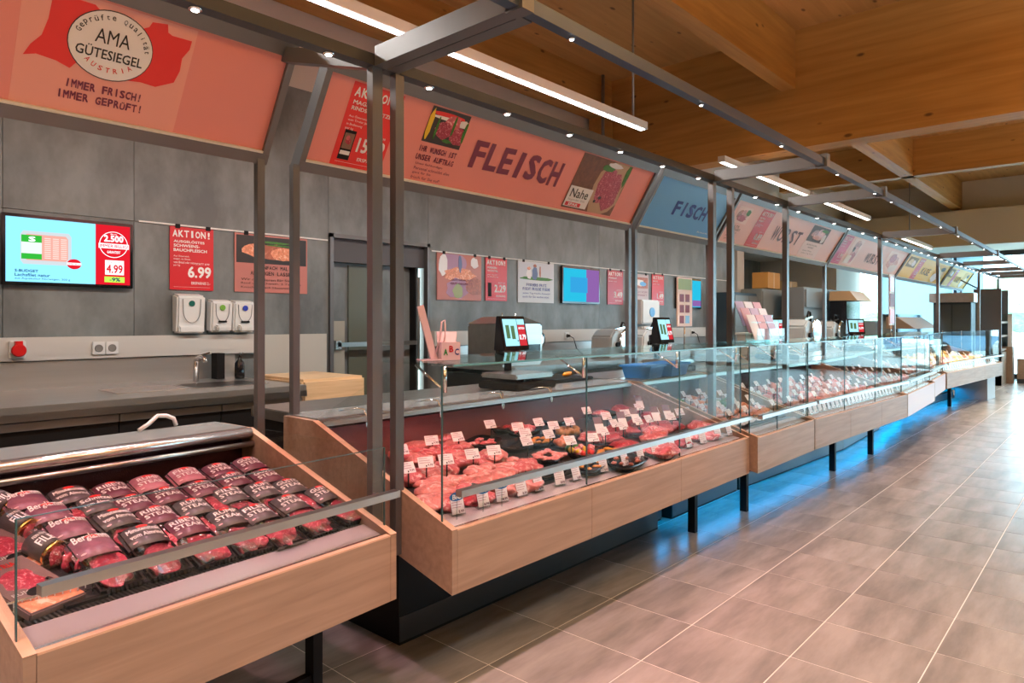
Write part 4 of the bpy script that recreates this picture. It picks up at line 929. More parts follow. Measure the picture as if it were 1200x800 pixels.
r = thing('feedback_paddle', 'tall slanted pinkish acrylic paddle beside the ABC box', 'stand', (1.80, 2.05, 1.244), (0, 0, -.35)); r.scale = (.8, .8, .8)
MB().box(-.06, .06, -.04, .04, 0, .006).build('foot', ACR, r)
MB().beam((.02, 0, .0), (-.055, .0, .27), .012, .035, (1, 0, 0)).build('paddle', ACR, r)
MB().tube([(.02, 0, .02), (.05, 0, .10), (.06, 0, .19), (.075, 0, .20), (.08, 0, .12), (.06, 0, .04)], .005, 8).build('loop', ACR, r)

# ------------------------------------------------------------------ kitchen seen beyond the corner
def slab(name, label, cat, x0, x1, y0, y1, v, depth, m, parts=None, bev=.01):
    """free-standing unit whose front face spans the given pixels at depth v"""
    a = at_v(x0, y0, v); b = at_v(x1, y1, v)
    r = thing(name, label, cat, (a.x, v, max(b.z, 0) if b.z > .3 else 0)); w = b.x-a.x; h = a.z-r.location.z
    MB().box(0, w, 0, depth, 0, h).build('housing', m, r, bevel=bev)
    if parts: parts(r, w, h)
    return r
def doors(n, m, hm=CHROME):
    def f(r, w, h):
        for i in range(n):
            o = MB().box(w*i/n+.01, w*(i+1)/n-.01, -.02, 0, .05, h-.05).build('door', m, r)
            MB().box(w*(i+1)/n-.06, w*(i+1)/n-.04, -.045, -.02, h*.35, h*.7).build('handle', hm, o)
    return f
KG = mat('kitchen_grey', (.20, .19, .17), .35, .4); KD = mat('kitchen_dark', (.05, .075, .09), .4, .3); KL = mat('kitchen_light', (.27, .27, .24), .4, .2); CARD = mat('cardboard', (.62, .30, .07), .7)
slab('cold_room', 'dark grey cold store unit with steel doors at the left of the far kitchen', 'cabinet', 860, 892, 342, 430, 5.0, .35, KD, doors(2, KG))
slab('storage_cabinet', 'pale steel cabinet under the orange cardboard box', 'cabinet', 893, 935, 338, 430, 4.9, .4, KL, doors(2, KL))
a = at_v(898, 338, 4.98); r = thing('cardboard_box', 'orange brown cardboard box on top of the pale cabinet', 'box', (a.x, 4.95, a.z+.01)); b = at_v(914, 320, 4.95); MB().box(0, b.x-a.x, 0, .3, 0, .30).build('carton', CARD, r); MB().box((b.x-a.x)*.45, (b.x-a.x)*.55, -.002, .302, -.0, .302).build('tape', mat('tape', (.7, .45, .2)), r)
a = at_v(922, 338, 4.98); r = thing('cardboard_box', 'lower wide brown cardboard box behind the steel post', 'box', (a.x-.25, 4.95, a.z-.045)); MB().box(0, .75, 0, .3, 0, .19).build('carton', mat('cardboard_dull', (.38, .27, .12), .7), r); MB().box(.35, .42, -.002, .302, 0, .192).build('tape', mat('tape', (.7, .45, .2)), r)
def oven(r, w, h):
    MB().box(w*.02, w*.98, -.03, 0, h*.82, h*.98).build('hood_panel', GREYB, r); MB().box(w*.1, w*.9, -.03, 0, h*.1, h*.78).build('door', GREYB, r)
slab('baking_oven', 'large grey oven unit in the middle of the far kitchen', 'oven', 942, 996, 336, 520, 4.3, .4, GREYB, oven)
def showcase(r, w, h):
    for z in (.25, .45, .65): MB().box(.03, w-.03, -.01, .3, h*z, h*z+.02).build('shelf', CHROME, r)
    MB().hexa([(-.05, -.2, h), (w+.05, -.2, h), (w+.05, .3, h), (-.05, .3, h), (0, -.05, h+.18), (w, -.05, h+.18), (w, .3, h+.18), (0, .3, h+.18)]).build('canopy_hood', mat('hood_orange', (.55, .33, .16), .4), r)
slab('hot_display', 'narrow upright machine with a tan hood beside the oven', 'machine', 992, 1008, 352, 520, 3.9, .3, BLACKG, showcase)
slicer('silver grey slicer between two posts, left of the oven', 935, 3.9, GREYL, 1.4); slicer('silver grey slicer below the oven door', 968, 3.9, GREYL, 1.3)
def bin_(label, px, m, w=.3):
    a = at_v(px, 400, 3.7); r = thing('storage_tub', label, 'tub', (a.x, 3.7, .95)); MB().hexa([(-w*.4, -.12, 0), (w*.4, -.12, 0), (w*.4, .12, 0), (-w*.4, .12, 0), (-w/2, -.15, .28), (w/2, -.15, .28), (w/2, .15, .28), (-w/2, .15, .28)]).build('tub', m, r); MB().box(-w/2-.01, w/2+.01, -.16, .16, .27, .295).build('rim', m, r)
a = at_v(890, 405, 3.7)
r = thing('prep_table', 'steel preparation table behind the ham counter', 'table', (6.2, 3.55, 0)); MB().box(0, 8.2, 0, .5, .90, .945).build('table_top', STEEL, r)
for x in (.1, 2.8, 5.4, 8.0):
    for y in (.05, .42): MB().box(x, x+.05, y, y+.05, 0, .9).build('leg', STEEL, r)
bin_('white tub on the preparation table, right of the leaflet rack', 893, WHITE); bin_('tall white tub beside the third scale', 882, mat('tub_cream', (.6, .58, .5), .4), .35)
slab('glass_fridge', 'grey worktop fridge with small drawers behind the sausages', 'fridge', 1012, 1036, 376, 425, 4.0, .5, GREYB, doors(2, KL))
def coffee(r, w, h):
    MB().hexa([(-.1, -.35, h*.8), (w, -.35, h*.8), (w, .2, h*.8), (-.1, .2, h*.8), (-.1, 0, h*.8+.25), (w, 0, h*.8+.25), (w, .2, h*.8+.25), (-.1, .2, h*.8+.25)]).build('slatted_roof', mat('hood_brown', (.42, .27, .17), .5), r)
    for i in range(3): MB().lathe([(.12, 0), (.14, .05), (.12, .1)], (w*(.2+.3*i), -.12, h*.5), 16, 'y').build('drum', CHROME, r)
slab('slush_machine', 'chrome machine with curved drums under a slanted brown roof', 'machine', 1052, 1080, 368, 520, 3.6, .3, CHROME, coffee)
r = thing('dark_cabinet', 'tall dark grey double door cabinet before the facade', 'cabinet', (16.4, 2.3, 0)); MB().box(0, .55, 0, .66, 0, 1.78).build('housing', KD, r, bevel=.01)
for y in (.01, .34): o = MB().box(-.02, 0, y, y+.31, .05, 1.74).build('door', mat('door_blue_grey', (.10, .13, .15), .35, .4), r); MB().box(-.04, -.02, y+.14, y+.16, .7, 1.2).build('handle', CHROME, o)
r = thing('extractor_hood', 'steel extractor hood resting over the dark cabinet', 'hood', (16.3, 2.24, 1.78)); MB().box(0, .7, 0, .78, 0, .19).build('hood_body', STEEL, r, bevel=.01); MB().box(.02, .68, .02, .76, -.0, .012).build('filter', GREYB, r)
r = thing('price_banner', 'small hanging red and white offer card on a steel post', 'sign', (at_v(1044, 328, 2.05).x, 2.05, 1.35)); MB().box(-.11, .11, -.01, .0, 0, .60).build('card', PAPER, r)
for z in (.02, .40): MB().box(-.1, .1, -.014, -.01, z, z+.17).build('offer_field', RED, r)
MB().box(-.1, .1, -.014, -.01, .22, .37).build('picture', PLUM, r); MB().tube([(0, 0, -.12), (0, 0, 0)], .008, 8).build('stem', CHROME, r)
# bread shelves and end stand
r = thing('bread_shelf', 'glass sided bread shelf with loaves beyond the cheese', 'shelf', (18.0, 1.98, 0))
for x in (0, 1.15): MB().box(x, x+.05, 0, .5, 0, 2.1).build('upright', FRAMEM, r)
for i, z in enumerate((.75, 1.05, 1.35)):
    MB().box(.05, 1.15, 0, .5, z, z+.04).build('shelf', OAK, r)
MB().box(.0, 1.2, 0, .5, .0, .72).build('base', OAK, r)
for i in range(2):
    for j in range(7):
        o = MB().lathe([(.01, -.12), (.06, -.09), (.075, 0), (.06, .09), (.01, .12)], (0, 0, 0), 10, 'y').build('bread_loaf', M_BREAD, None, (18.15+j*.145, 2.22, 1.16+.30*i)); tag(o, 'brown loaf on the %s shelf, %s from the left' % (['lower', 'upper'][i], ORD[j]), 'bread', 'loaves on the bread shelf')
r = thing('glass_stand', 'narrow white and glass stand at the very end of the counters', 'stand', (18.9, 1.88, 0)); MB().box(0, .12, 0, .08, 0, 1.56).build('white_post', WHITE, r); MB().box(.02, .04, .08, .22, .82, 1.56).build('glass_panel', GLSHELF, r); MB().box(-.02, .3, -.01, .24, 0, .82).build('base', OAK, r)
r = thing('bakery_counter', 'low oak counter with bread near the shop windows', 'counter', (19.0, 1.2, 0)); MB().box(0, 1.1, 0, .6, .1, .55).build('body', OAK, r); MB().box(0, 1.1, 0, .6, 0, .1).build('plinth', KICK, r)
for j in range(4): tag(MB().lathe([(.01, -.14), (.08, -.1), (.09, 0), (.08, .1), (.01, .14)], (0, 0, 0), 10, 'y').build('bread_loaf', M_BREAD, None, (19.2+.24*j, 1.45, .64)), 'golden loaf on the bakery counter by the windows, %s from the left' % ORD[j], 'bread', 'loaves on the bakery counter')
# outdoors
def car(label, x, y, m, rz):
    r = thing('parked_car', label, 'car', (x, y, -.12), (0, 0, rz))
    MB().prism([(-2.1, .3), (2.1, .3), (2.15, .75), (1.3, .9), (-1.9, .95), (-2.15, .8)], 'y', -.85, .85).build('body', m, r, bevel=.08)
    MB().prism([(-1.7, .92), (1.2, .88), (.55, 1.4), (-1.3, 1.45)], 'y', -.75, .75).build('cabin', mat('car_glass', (.02, .05, .08), .08), r, bevel=.05)
    for a in (-1.3, 1.35):
        for b in (-.8, .8): o = MB().lathe([(.32, -.1), (.34, 0), (.32, .1)], (a, b, .34), 20, 'y').build('wheel', BLACK, r)
car('white parked car outside the shop windows', 27, .6, WHITE, .5)
car('silver blue parked car outside, farther right', 33, -4.5, mat('car_blue', (.25, .42, .6), .25, .4), .5)
for i, (x, y) in enumerate([(36, 9), (38, 4), (40, -1), (37, 14), (39, -7)]):
    r = thing('roadside_tree', 'pale green roadside tree outside the windows, %s from the left' % ORD[[1, 2, 3, 0, 4][i]], 'tree', (x, y, -.12))
    MB().tube([(0, 0, 0), (0, 0, 1.6)], [.18, .12], 8).build('trunk', BROWN, r)
    bm = bmesh.new(); bmesh.ops.create_icosphere(bm, subdivisions=3, radius=2)
    for v_ in bm.verts: v_.co *= 1+.25*noise.noise(v_.co*1.3); v_.co.z = v_.co.z*.6+2.2
    me = bpy.data.meshes.new('crown'); bm.to_mesh(me); bm.free(); me.materials.append(mat('leaf_green', (.42, .60, .38), .7, var=.5, vscale=6)); inst('crown', me, r)

# ------------------------------------------------------------------ goods
def lump_mesh(name, m, seed, sub=3, rough=.22, flat=.35, freq=1.6, fold=0):
    bm = bmesh.new(); bmesh.ops.create_icosphere(bm, subdivisions=sub, radius=.5)
    off = Vector((seed*3.1, seed*1.7, seed*.9))
    for v in bm.verts:
        n = noise.noise(v.co*freq*2+off); n2 = noise.noise(v.co*freq*6+off)
        v.co *= 1+rough*n*1.7+rough*.65*n2
        if fold: v.co.z += .10*abs(math.sin(v.co.x*fold+seed))
        if v.co.z < -flat: v.co.z = -flat+(v.co.z+flat)*.12
    me = bpy.data.meshes.new(name); bm.to_mesh(me); bm.free()
    for p in me.polygons: p.use_smooth = True
    me.materials.append(m); return me
_L = {}
def lump(name, m, k=0, **kw):
    key = (name, m.name, k)
    if key not in _L: _L[key] = lump_mesh(name, m, k+1, **kw)
    return _L[key]
def put(name, me, loc, scl, rz, label, cat, group=None, tilt=0):
    o = inst(name, me, None, loc, (tilt, 0, rz), scl); return tag(o, label, cat, group)
def deck(k):
    """deck plane of counter k as (point, normal)"""
    dz = (.16 if k == 1 else .12)-.04
    a = cw(k, 0, .207, .66); b = cw(k, 1, .207, .66); c = cw(k, 0, .98, .66+dz)
    n = (b-a).cross(c-a).normalized(); return a, n, math.atan2(dz, .773)
def on_deck(k, x, y, lift=0):
    a, n, t = deck(k); return at_plane(x, y, a+Vector((0, 0, lift)), n)

# price card on a pick, copied with its parts
def card_proto(w=.070, h=.050, stem=.055, name='price_card', bars=3):
    r = thing(name, '', 'price card'); t = -.55
    cs, sn = math.cos(t), math.sin(t)
    def f(X, Y, Z): return (X, Z*cs-Y*sn, stem+Y*cs+Z*sn)
    f = lambda X, Y, Z: (X, .0+Y*math.sin(.6)-Z*math.cos(.6), stem+Y*math.cos(.6)+Z*math.sin(.6))
    P = [f(x, y, z) for z in (0, .0015) for x, y in ((-w/2, 0), (w/2, 0), (w/2, h), (-w/2, h))]
    c = MB().hexa(P).build('card', PAPER, r)
    mb = MB()
    for i in range(bars):
        ww = w*(.7 if i else .55); P = [f(x, y, z) for z in (.0016, .0021) for x, y in ((-w*.42, h*(.82-.2*i)), (-w*.42+ww, h*(.82-.2*i)), (-w*.42+ww, h*(.88-.2*i)), (-w*.42, h*(.88-.2*i)))]
        mb.hexa(P)
    o = mb.build('print_lines', mat('print_pink_grey', (.55, .38, .42)), r); o['kind'] = 'stuff'
    add_text(MB(), '9.99', w*.10, h*.12, w*.32, h*.2, .0024, .02, f).build('lettering', mat('print_dark', (.15, .05, .08)), r)
    MB().box(-.0025, .0025, .001, .005, 0, stem+.01).build('pick', BLACK, r)
    return r
CARD0 = card_proto(); CARD0_USED = [False]
def copy_tree(o, parent=None):
    c = o.copy(); COL.objects.link(c)
    if parent: c.parent = parent
    for ch in list(o.children): copy_tree(ch, c)
    return c
def card(loc, rz, label, group, proto=None):
    p = proto or CARD0
    if not p.get('used'): p['used'] = 1; o = p
    else: o = copy_tree(p)
    o.location = loc; o.rotation_euler = (0, 0, rz); o['label'] = label; o['group'] = group; return o

# dishes
def dish_mesh(L=.30, W=.16, H=.035):
    mb = MB(); n = 24
    def ring(a, b, z): return [(a*math.copysign(abs(math.cos(t))**.6, math.cos(t)), b*math.copysign(abs(math.sin(t))**.6, math.sin(t)), z) for t in [2*PI*k/n for k in range(n)]]
    rs = [ring(L*.38, W*.36, 0), ring(L*.5, W*.5, H), ring(L*.485, W*.47, H), ring(L*.37, W*.35, .006)]
    V = sum(rs, []); F = []
    for i in range(3): F += [(i*n+k, i*n+(k+1) % n, (i+1)*n+(k+1) % n, (i+1)*n+k) for k in range(n)]
    F += [tuple(range(n))[::-1], tuple(range(3*n, 4*n))]
    return mb.add(V, F, True).mesh('dish', BLACKG)
DISH = dish_mesh(); DISHW = dish_mesh(.2, .14, .03)

# --- red meat counter: joints, fillets and minced dishes placed where they lie on the deck
A2 = C[2][0].rotation_euler.z
k_, n_, TL = deck(2)
PCS = [  # px, py, width px, depth ratio, height ratio, material, kind
 (484, 513, 42, .8, .55, M_PINK, 'dark pink pork joint'), (474, 535, 30, 1, .6, M_PINK, 'pink pork piece'), (492, 526, 34, .8, .6, M_PALE, 'pale pork loin'), (516, 513, 30, .9, .6, M_PINK, 'pink pork joint'), (535, 525, 34, .8, .6, M_PALE, 'pale poultry fillet'),
 (514, 532, 34, .7, .55, M_PINK, 'fat rimmed pork cut'), (491, 540, 34, .8, .7, M_PALE, 'rounded pork cut'), (482, 562, 34, .8, .6, M_PINK, 'layered pork belly slab'), (505, 556, 30, .9, .6, M_PALE, 'pale pork piece'), (520, 551, 32, .9, .65, M_PINK, 'pork neck cut'),
 (540, 542, 36, .8, .6, M_PALE, 'folded pork cutlets'), (561, 544, 32, .8, .55, M_PINK, 'pink pork cut'), (577, 536, 32, .8, .55, M_PALE, 'pale pork cut'), (572, 562, 82, .5, .42, M_PALE, 'long heap of sliced poultry breast'), (609, 549, 56, .55, .45, M_PINK, 'long pork tenderloin'),
 (617, 569, 34, .8, .5, M_PALE, 'pale turkey fillet'), (514, 575, 56, .6, .5, M_PALE, 'large poultry breast'), (504, 592, 46, .6, .45, M_PALE, 'smooth poultry breast'), (524, 592, 34, .9, .5, M_PINK, 'pink poultry piece'), (551, 588, 26, .8, .45, M_RED, 'darker poultry leg'),
 (567, 584, 26, .8, .5, M_PINK, 'pink poultry leg'), (592, 574, 38, .7, .45, M_PALE, 'pale poultry fillet'), (548, 575, 36, .7, .5, M_PINK, 'pink poultry thigh'),
 (696, 512, 34, .7, .65, M_PINK, 'pink pork roast'), (717, 515, 24, .9, .7, M_RED, 'red beef piece'), (724, 504, 28, .9, .7, M_RED, 'deep red beef joint'), (736, 505, 26, .9, .8, M_RED, 'deep red beef joint'), (753, 498, 30, .9, .75, M_RED, 'deep red beef joint'),
 (778, 500, 26, .8, .6, M_RED, 'red beef cut'), (791, 500, 18, .9, .5, M_RED, 'small red beef cut'), (824, 499, 40, .6, .5, M_PINK, 'large pink veal joint'), (767, 513, 46, .5, .4, M_PINK, 'long pork fillet'), (778, 526, 62, .4, .4, M_PINK, 'long pork fillet'),
 (754, 528, 30, .6, .4, M_PINK, 'pork fillet end'), (800, 521, 24, .6, .4, M_RED, 'red pork strip'), (831, 512, 26, .6, .4, M_PINK, 'pink pork fillet'), (815, 515, 22, .6, .4, M_PINK, 'pink pork fillet'), (733, 526, 36, .6, .4, M_RED, 'heap of red diced beef'),
 (692, 474, 36, .7, .5, M_RED, 'dark red roast'), (723, 479, 30, .7, .5, M_RED, 'dark red roast'), (741, 483, 20, .7, .4, M_RED, 'small red roast'), (664, 480, 34, .6, .35, M_RED, 'flat dark red cut'), (703, 486, 22, .6, .35, M_PINK, 'pale rimmed cut'), (762, 488, 22, .7, .4, M_RED, 'dark beef cut')]
rows = []
for i, (x, y, w, dr, hr, m, kd) in enumerate(PCS):
    p = on_deck(2, x, y+w*hr*.25, .0); d_ = p.x*_c+p.y*_s; W = w*d_/800
    rows.append((p, W, dr, hr, m, kd, i))
rows.sort(key=lambda t: t[0].x)
seen = {}
for p, W, dr, hr, m, kd, i in rows:
    row = 'front' if p.y < 2.16 else ('middle' if p.y < 2.42 else 'rear')
    half = 'left' if p.x < 2.55 else ('middle' if p.x < 3.4 else 'right')
    key = (kd, row, half); seen[key] = seen.get(key, 0)+1
    lab = '%s in the %s %s of the red meat counter' % (kd, row, half)
    if seen[key] > 1: lab = '%s, %s one from left, %s %s of red meat counter' % (kd, ORD[seen[key]-1], row, half)
    nm = 'poultry_fillet' if 'poultry' in kd or 'turkey' in kd else ('beef_joint' if m is M_RED else 'pork_joint')
    hgt = min(W*hr*1.05, .068)
    put(nm, lump(nm, m, i % 5, fold=9 if 'slic' in kd or 'fold' in kd or 'layer' in kd or 'heap' in kd else 0), (p.x, p.y, p.z+hgt*.36), (W*1.12, W*dr*1.35, hgt), R.uniform(-.5, .5), lab, 'meat', None, TL)
# black oval dishes with prepared meats
DL = [(540, 506, 'empty looking dish beside the pork joints'), (590, 505, 'dish of thin dark cuts in the rear left'), (625, 493, 'dish of pink cutlets in the rear'), (566, 524, 'long dish of pork strips behind the cards'), (614, 509, 'dish of minced meat rolls'), (606, 527, 'dish with a yellow handled fork'),
      (636, 522, 'dish of yellow marinated slices'), (642, 541, 'dish of sliced poultry'), (664, 513, 'dish of beige meatballs'), (684, 535, 'dish of colourful skewers'), (690, 551, 'front dish of orange marinated pieces'), (652, 497, 'dish behind the meatballs'), (712, 537, 'dish of pepper skewers'), (668, 486, 'dish under the flat dark cuts'), (745, 478, 'dark dish below the right steel lip'), (775, 478, 'rear right dish at the oak divider'), (795, 492, 'dish of red strips beside the oak divider'), (705, 490, 'dish under the dark red roasts'), (734, 547, 'dish of diced marinated meat at the front'), (640, 556, 'black dish at the front beside the poultry heap')]
for i, (x, y, lab) in enumerate(DL):
    p = on_deck(2, x, y, .0)
    put('serving_dish', DISH, (p.x, p.y, p.z+.004), (1, 1, 1), PI/2*0+.9+R.uniform(-.15, .15), 'black oval '+lab, 'dish', 'black oval dishes', 0).rotation_euler = (TL, 0, A2+.25+R.uniform(-.2, .2))
def pile(x, y, n, r, spread, m, nm, lab, sc=(1, 1, 1), cat='meat'):
    c = on_deck(2, x, y, .03)
    for i in range(n):
        a = 2*PI*i/n; q = spread*(.55+.45*R.random()) if n > 1 else 0
        put(nm, lump(nm, m, i % 3, sub=2), (c.x+q*math.cos(a)*1.3, c.y+q*math.sin(a)*.6, c.z+.008+R.random()*.01+.12*q*math.sin(a)), (r*sc[0]*2, r*sc[1]*2, r*sc[2]*2), R.uniform(-.8, .8), lab, cat, lab)
pile(572, 558, 11, .040, .12, M_PALE, 'poultry_slice', 'sliced poultry breast piled on the long heap at the front left', (1.5, .9, .45))
pile(514, 571, 6, .040, .07, M_PALE, 'poultry_breast', 'smaller poultry breast in the pile at the left glass corner', (1.4, .9, .55))
pile(516, 532, 6, .038, .09, M_PINK, 'pork_slice', 'folded pork slice in the left middle of the red meat', (1.5, .8, .6))
pile(545, 543, 5, .036, .07, M_PINK, 'pork_slice', 'pork slice beside the long poultry heap', (1.4, .8, .6))
pile(607, 546, 4, .036, .06, M_PALE, 'turkey_slice', 'turkey slice at the right end of the poultry heap', (1.5, .9, .5))
pile(770, 509, 5, .034, .08, M_PINK, 'pork_fillet', 'long thin pork fillet in the right half of the meat counter', (2.6, .75, .7))
pile(484, 535, 5, .036, .06, M_PINK, 'pork_slice', 'layered pork slice next to the left oak side panel', (1.3, .9, .6))
pile(625, 490, 6, .035, .07, M_PINK, 'cutlet', 'pink cutlet overlapping others in the rear dish', (1.2, .8, .4))
pile(590, 500, 4, .034, .07, M_RED, 'beef_slice', 'thin dark slice in the rear left dish', (1.2, .8, .3))
pile(613, 505, 5, .032, .06, M_PINK, 'minced_roll', 'minced meat roll in the dish left of the meatballs', (1.3, .7, .7))
pile(566, 520, 4, .03, .07, M_PINK, 'pork_strip', 'pork strip on the long dish behind the cards', (1.6, .6, .4))
pile(634, 519, 8, .018, .06, M_YEL, 'marinated_slice', 'yellow marinated slice in a black dish', (1.4, .8, .5))
pile(642, 536, 12, .024, .085, M_PALE, 'poultry_slice', 'pale poultry slice in the middle dish', (1.5, .8, .45))
pile(664, 508, 9, .024, .07, mat('meatball_beige', (.60, .33, .12), .5, var=.5, vscale=60), 'meatball', 'beige crumbed meatball in the black dish', (1, 1, .95))
pile(661, 520, 5, .026, .05, M_SALM, 'marinated_piece', 'orange red marinated piece in front of the meatballs')
pile(684, 530, 5, .022, .07, M_PINK, 'skewer_piece', 'pink meat piece on the colourful skewers')
pile(678, 531, 3, .018, .05, mat('pepper_yellow', (.9, .6, .02), .4), 'pepper_piece', 'yellow pepper piece on the skewers', cat='vegetable')
pile(671, 528, 2, .022, .03, GREEN, 'pepper_piece', 'green pepper piece at the left end of the skewers', cat='vegetable')
pile(688, 533, 2, .018, .04, REDB, 'pepper_piece', 'bright red pepper piece on the skewers', cat='vegetable')
pile(690, 548, 6, .016, .07, M_YEL, 'marinated_piece', 'orange marinated piece in the front dish', (1.4, .8, .5))
pile(712, 532, 7, .018, .08, M_YEL, 'marinated_piece', 'yellow marinated piece beside the red diced beef', (1.4, .8, .6))
pile(734, 543, 7, .016, .08, M_SAUS, 'marinated_piece', 'brown marinated dice in the front dish', (1.2, .8, .6))
pile(795, 488, 5, .03, .07, M_RED, 'beef_strip', 'red beef strip beside the oak divider', (1.4, .6, .4))
pile(645, 487, 5, .03, .08, M_RED, 'beef_slice', 'dark beef slice under the rear lip', (1.4, .8, .35))
# cards standing on picks
CP = [(472, 535), (479, 558), (500, 551), (507, 523), (524, 547), (538, 518), (555, 540), (580, 535), (576, 502), (608, 505), (617, 513), (633, 499), (650, 503), (669, 498), (645, 514), (619, 523), (670, 522), (696, 518), (689, 484), (712, 491), (710, 510), (731, 503), (750, 497), (734, 487), (750, 479), (769, 484), (788, 491), (798, 485), (810, 483), (762, 494), (722, 500)]
CN = {}
for i, (x, y) in enumerate(sorted(CP)):
    p = on_deck(2, x, y+9, .035)
    row = 'front' if p.y < 2.25 else ('middle' if p.y < 2.5 else 'rear')
    CN[row] = CN.get(row, -1)+1
    card((p.x, p.y, p.z-.01), A2-.25+R.uniform(-.2, .2), 'white price card among the red meat, %s area, %s from the left' % (row, ORD[CN[row]]), 'price cards on picks among the red meat')
# dark plum topped beef tags
for i, (x, y) in enumerate([(703, 502), (730, 495), (745, 490), (750, 474), (769, 488), (783, 486)]):
    p = on_deck(2, x, y, .09)
    r = thing('beef_tag', 'tall plum and white tag standing among the dark beef, %s from the left' % ORD[i], 'price tag', (p.x, p.y, p.z), (-.6, 0, A2-.5), 'plum and white beef tags')
    MB().box(-.028, .028, -.001, .001, -.03, .03).build('card', PAPER, r); MB().box(-.028, .028, -.001, .001, .03, .075).build('plum_header', PURP, r); MB().box(-.002, .002, .001, .004, -.09, .0).build('pick', BLACK, r)
# acrylic front tickets on the ledge
def ticket_proto(w=.064, h=.072):
    r = thing('price_ticket', '', 'price ticket'); f = lambda X, Y, Z: (X, Y*math.sin(.3)-Z*math.cos(.3), Y*math.cos(.3)+Z*math.sin(.3))
    H = lambda x0, x1, y0, y1, z0, z1: [f(x, y, z) for z in (z0, z1) for x, y in ((x0, y0), (x1, y0), (x1, y1), (x0, y1))]
    MB().hexa(H(-w/2, w/2, .002, h+.004, -.002, 0)).build('clear_holder', GLSHELF, r)
    MB().hexa(H(-w/2+.003, w/2-.003, .006, h, .0, .001)).build('card', PAPER, r)
    mb = MB()
    for i in range(4): mb.hexa(H(-w*.4, -w*.4+w*(.7-.1*(i % 2)), h*(.80-.13*i), h*(.84-.13*i), .001, .0015))
    o = mb.build('print_lines', MATS['print_pink_grey'], r); o['kind'] = 'stuff'
    add_text(MB(), '8.99', .0, h*.12, w*.38, h*.15, .0018, .02, f).build('lettering', MATS['print_dark'], r)
    MB().box(-w/2, w/2, -.0, .03, -.001, .001).build('foot', GLSHELF, r)
    return r
TK0 = ticket_proto()
TP = [(538, 610), (568, 600), (589.5, 595), (613, 589), (633, 583), (657.5, 577), (677, 572), (709, 562), (734, 554.5), (752.5, 549), (770, 544), (790, 538), (809, 532.5), (825, 527.5), (843, 522.5), (856, 518.5)]
PR2 = C[2][0]
for i, (x, y) in enumerate(TP):
    p = at_v(x, y, 1.90)
    zt = .655
    card((p.x, 1.90, zt), A2-.12+R.uniform(-.12, .12), 'upright white ticket on the front ledge of the red meat, %s from the left' % ORD[min(i, 15)], 'tickets along the red meat ledge', TK0)
for i, (x, y) in enumerate([(533, 582), (564, 579), (586, 573)]):
    p = at_v(x, y, 1.885); s = Sign('bio_marker', 'blue oval marker reading BIO above a front ticket, %s' % ['at the left glass corner', 'middle of three', 'right of three'][i], 'marker', (p.x+.01, 1.885, .630), (math.cos(A2-.15), math.sin(A2-.15), 0), (0, 0, 1), 'blue organic markers')
    s.ell('oval', 0, .105, .034, .017, mat('bio_blue', (.01, .17, .50), .35), .002, 20, .002); s.txt('BIO', -.022, .095, .044, .02, WHT, .003, .03); s.rect('stem', -.003, 0, .006, .09, GLSHELF, .001)

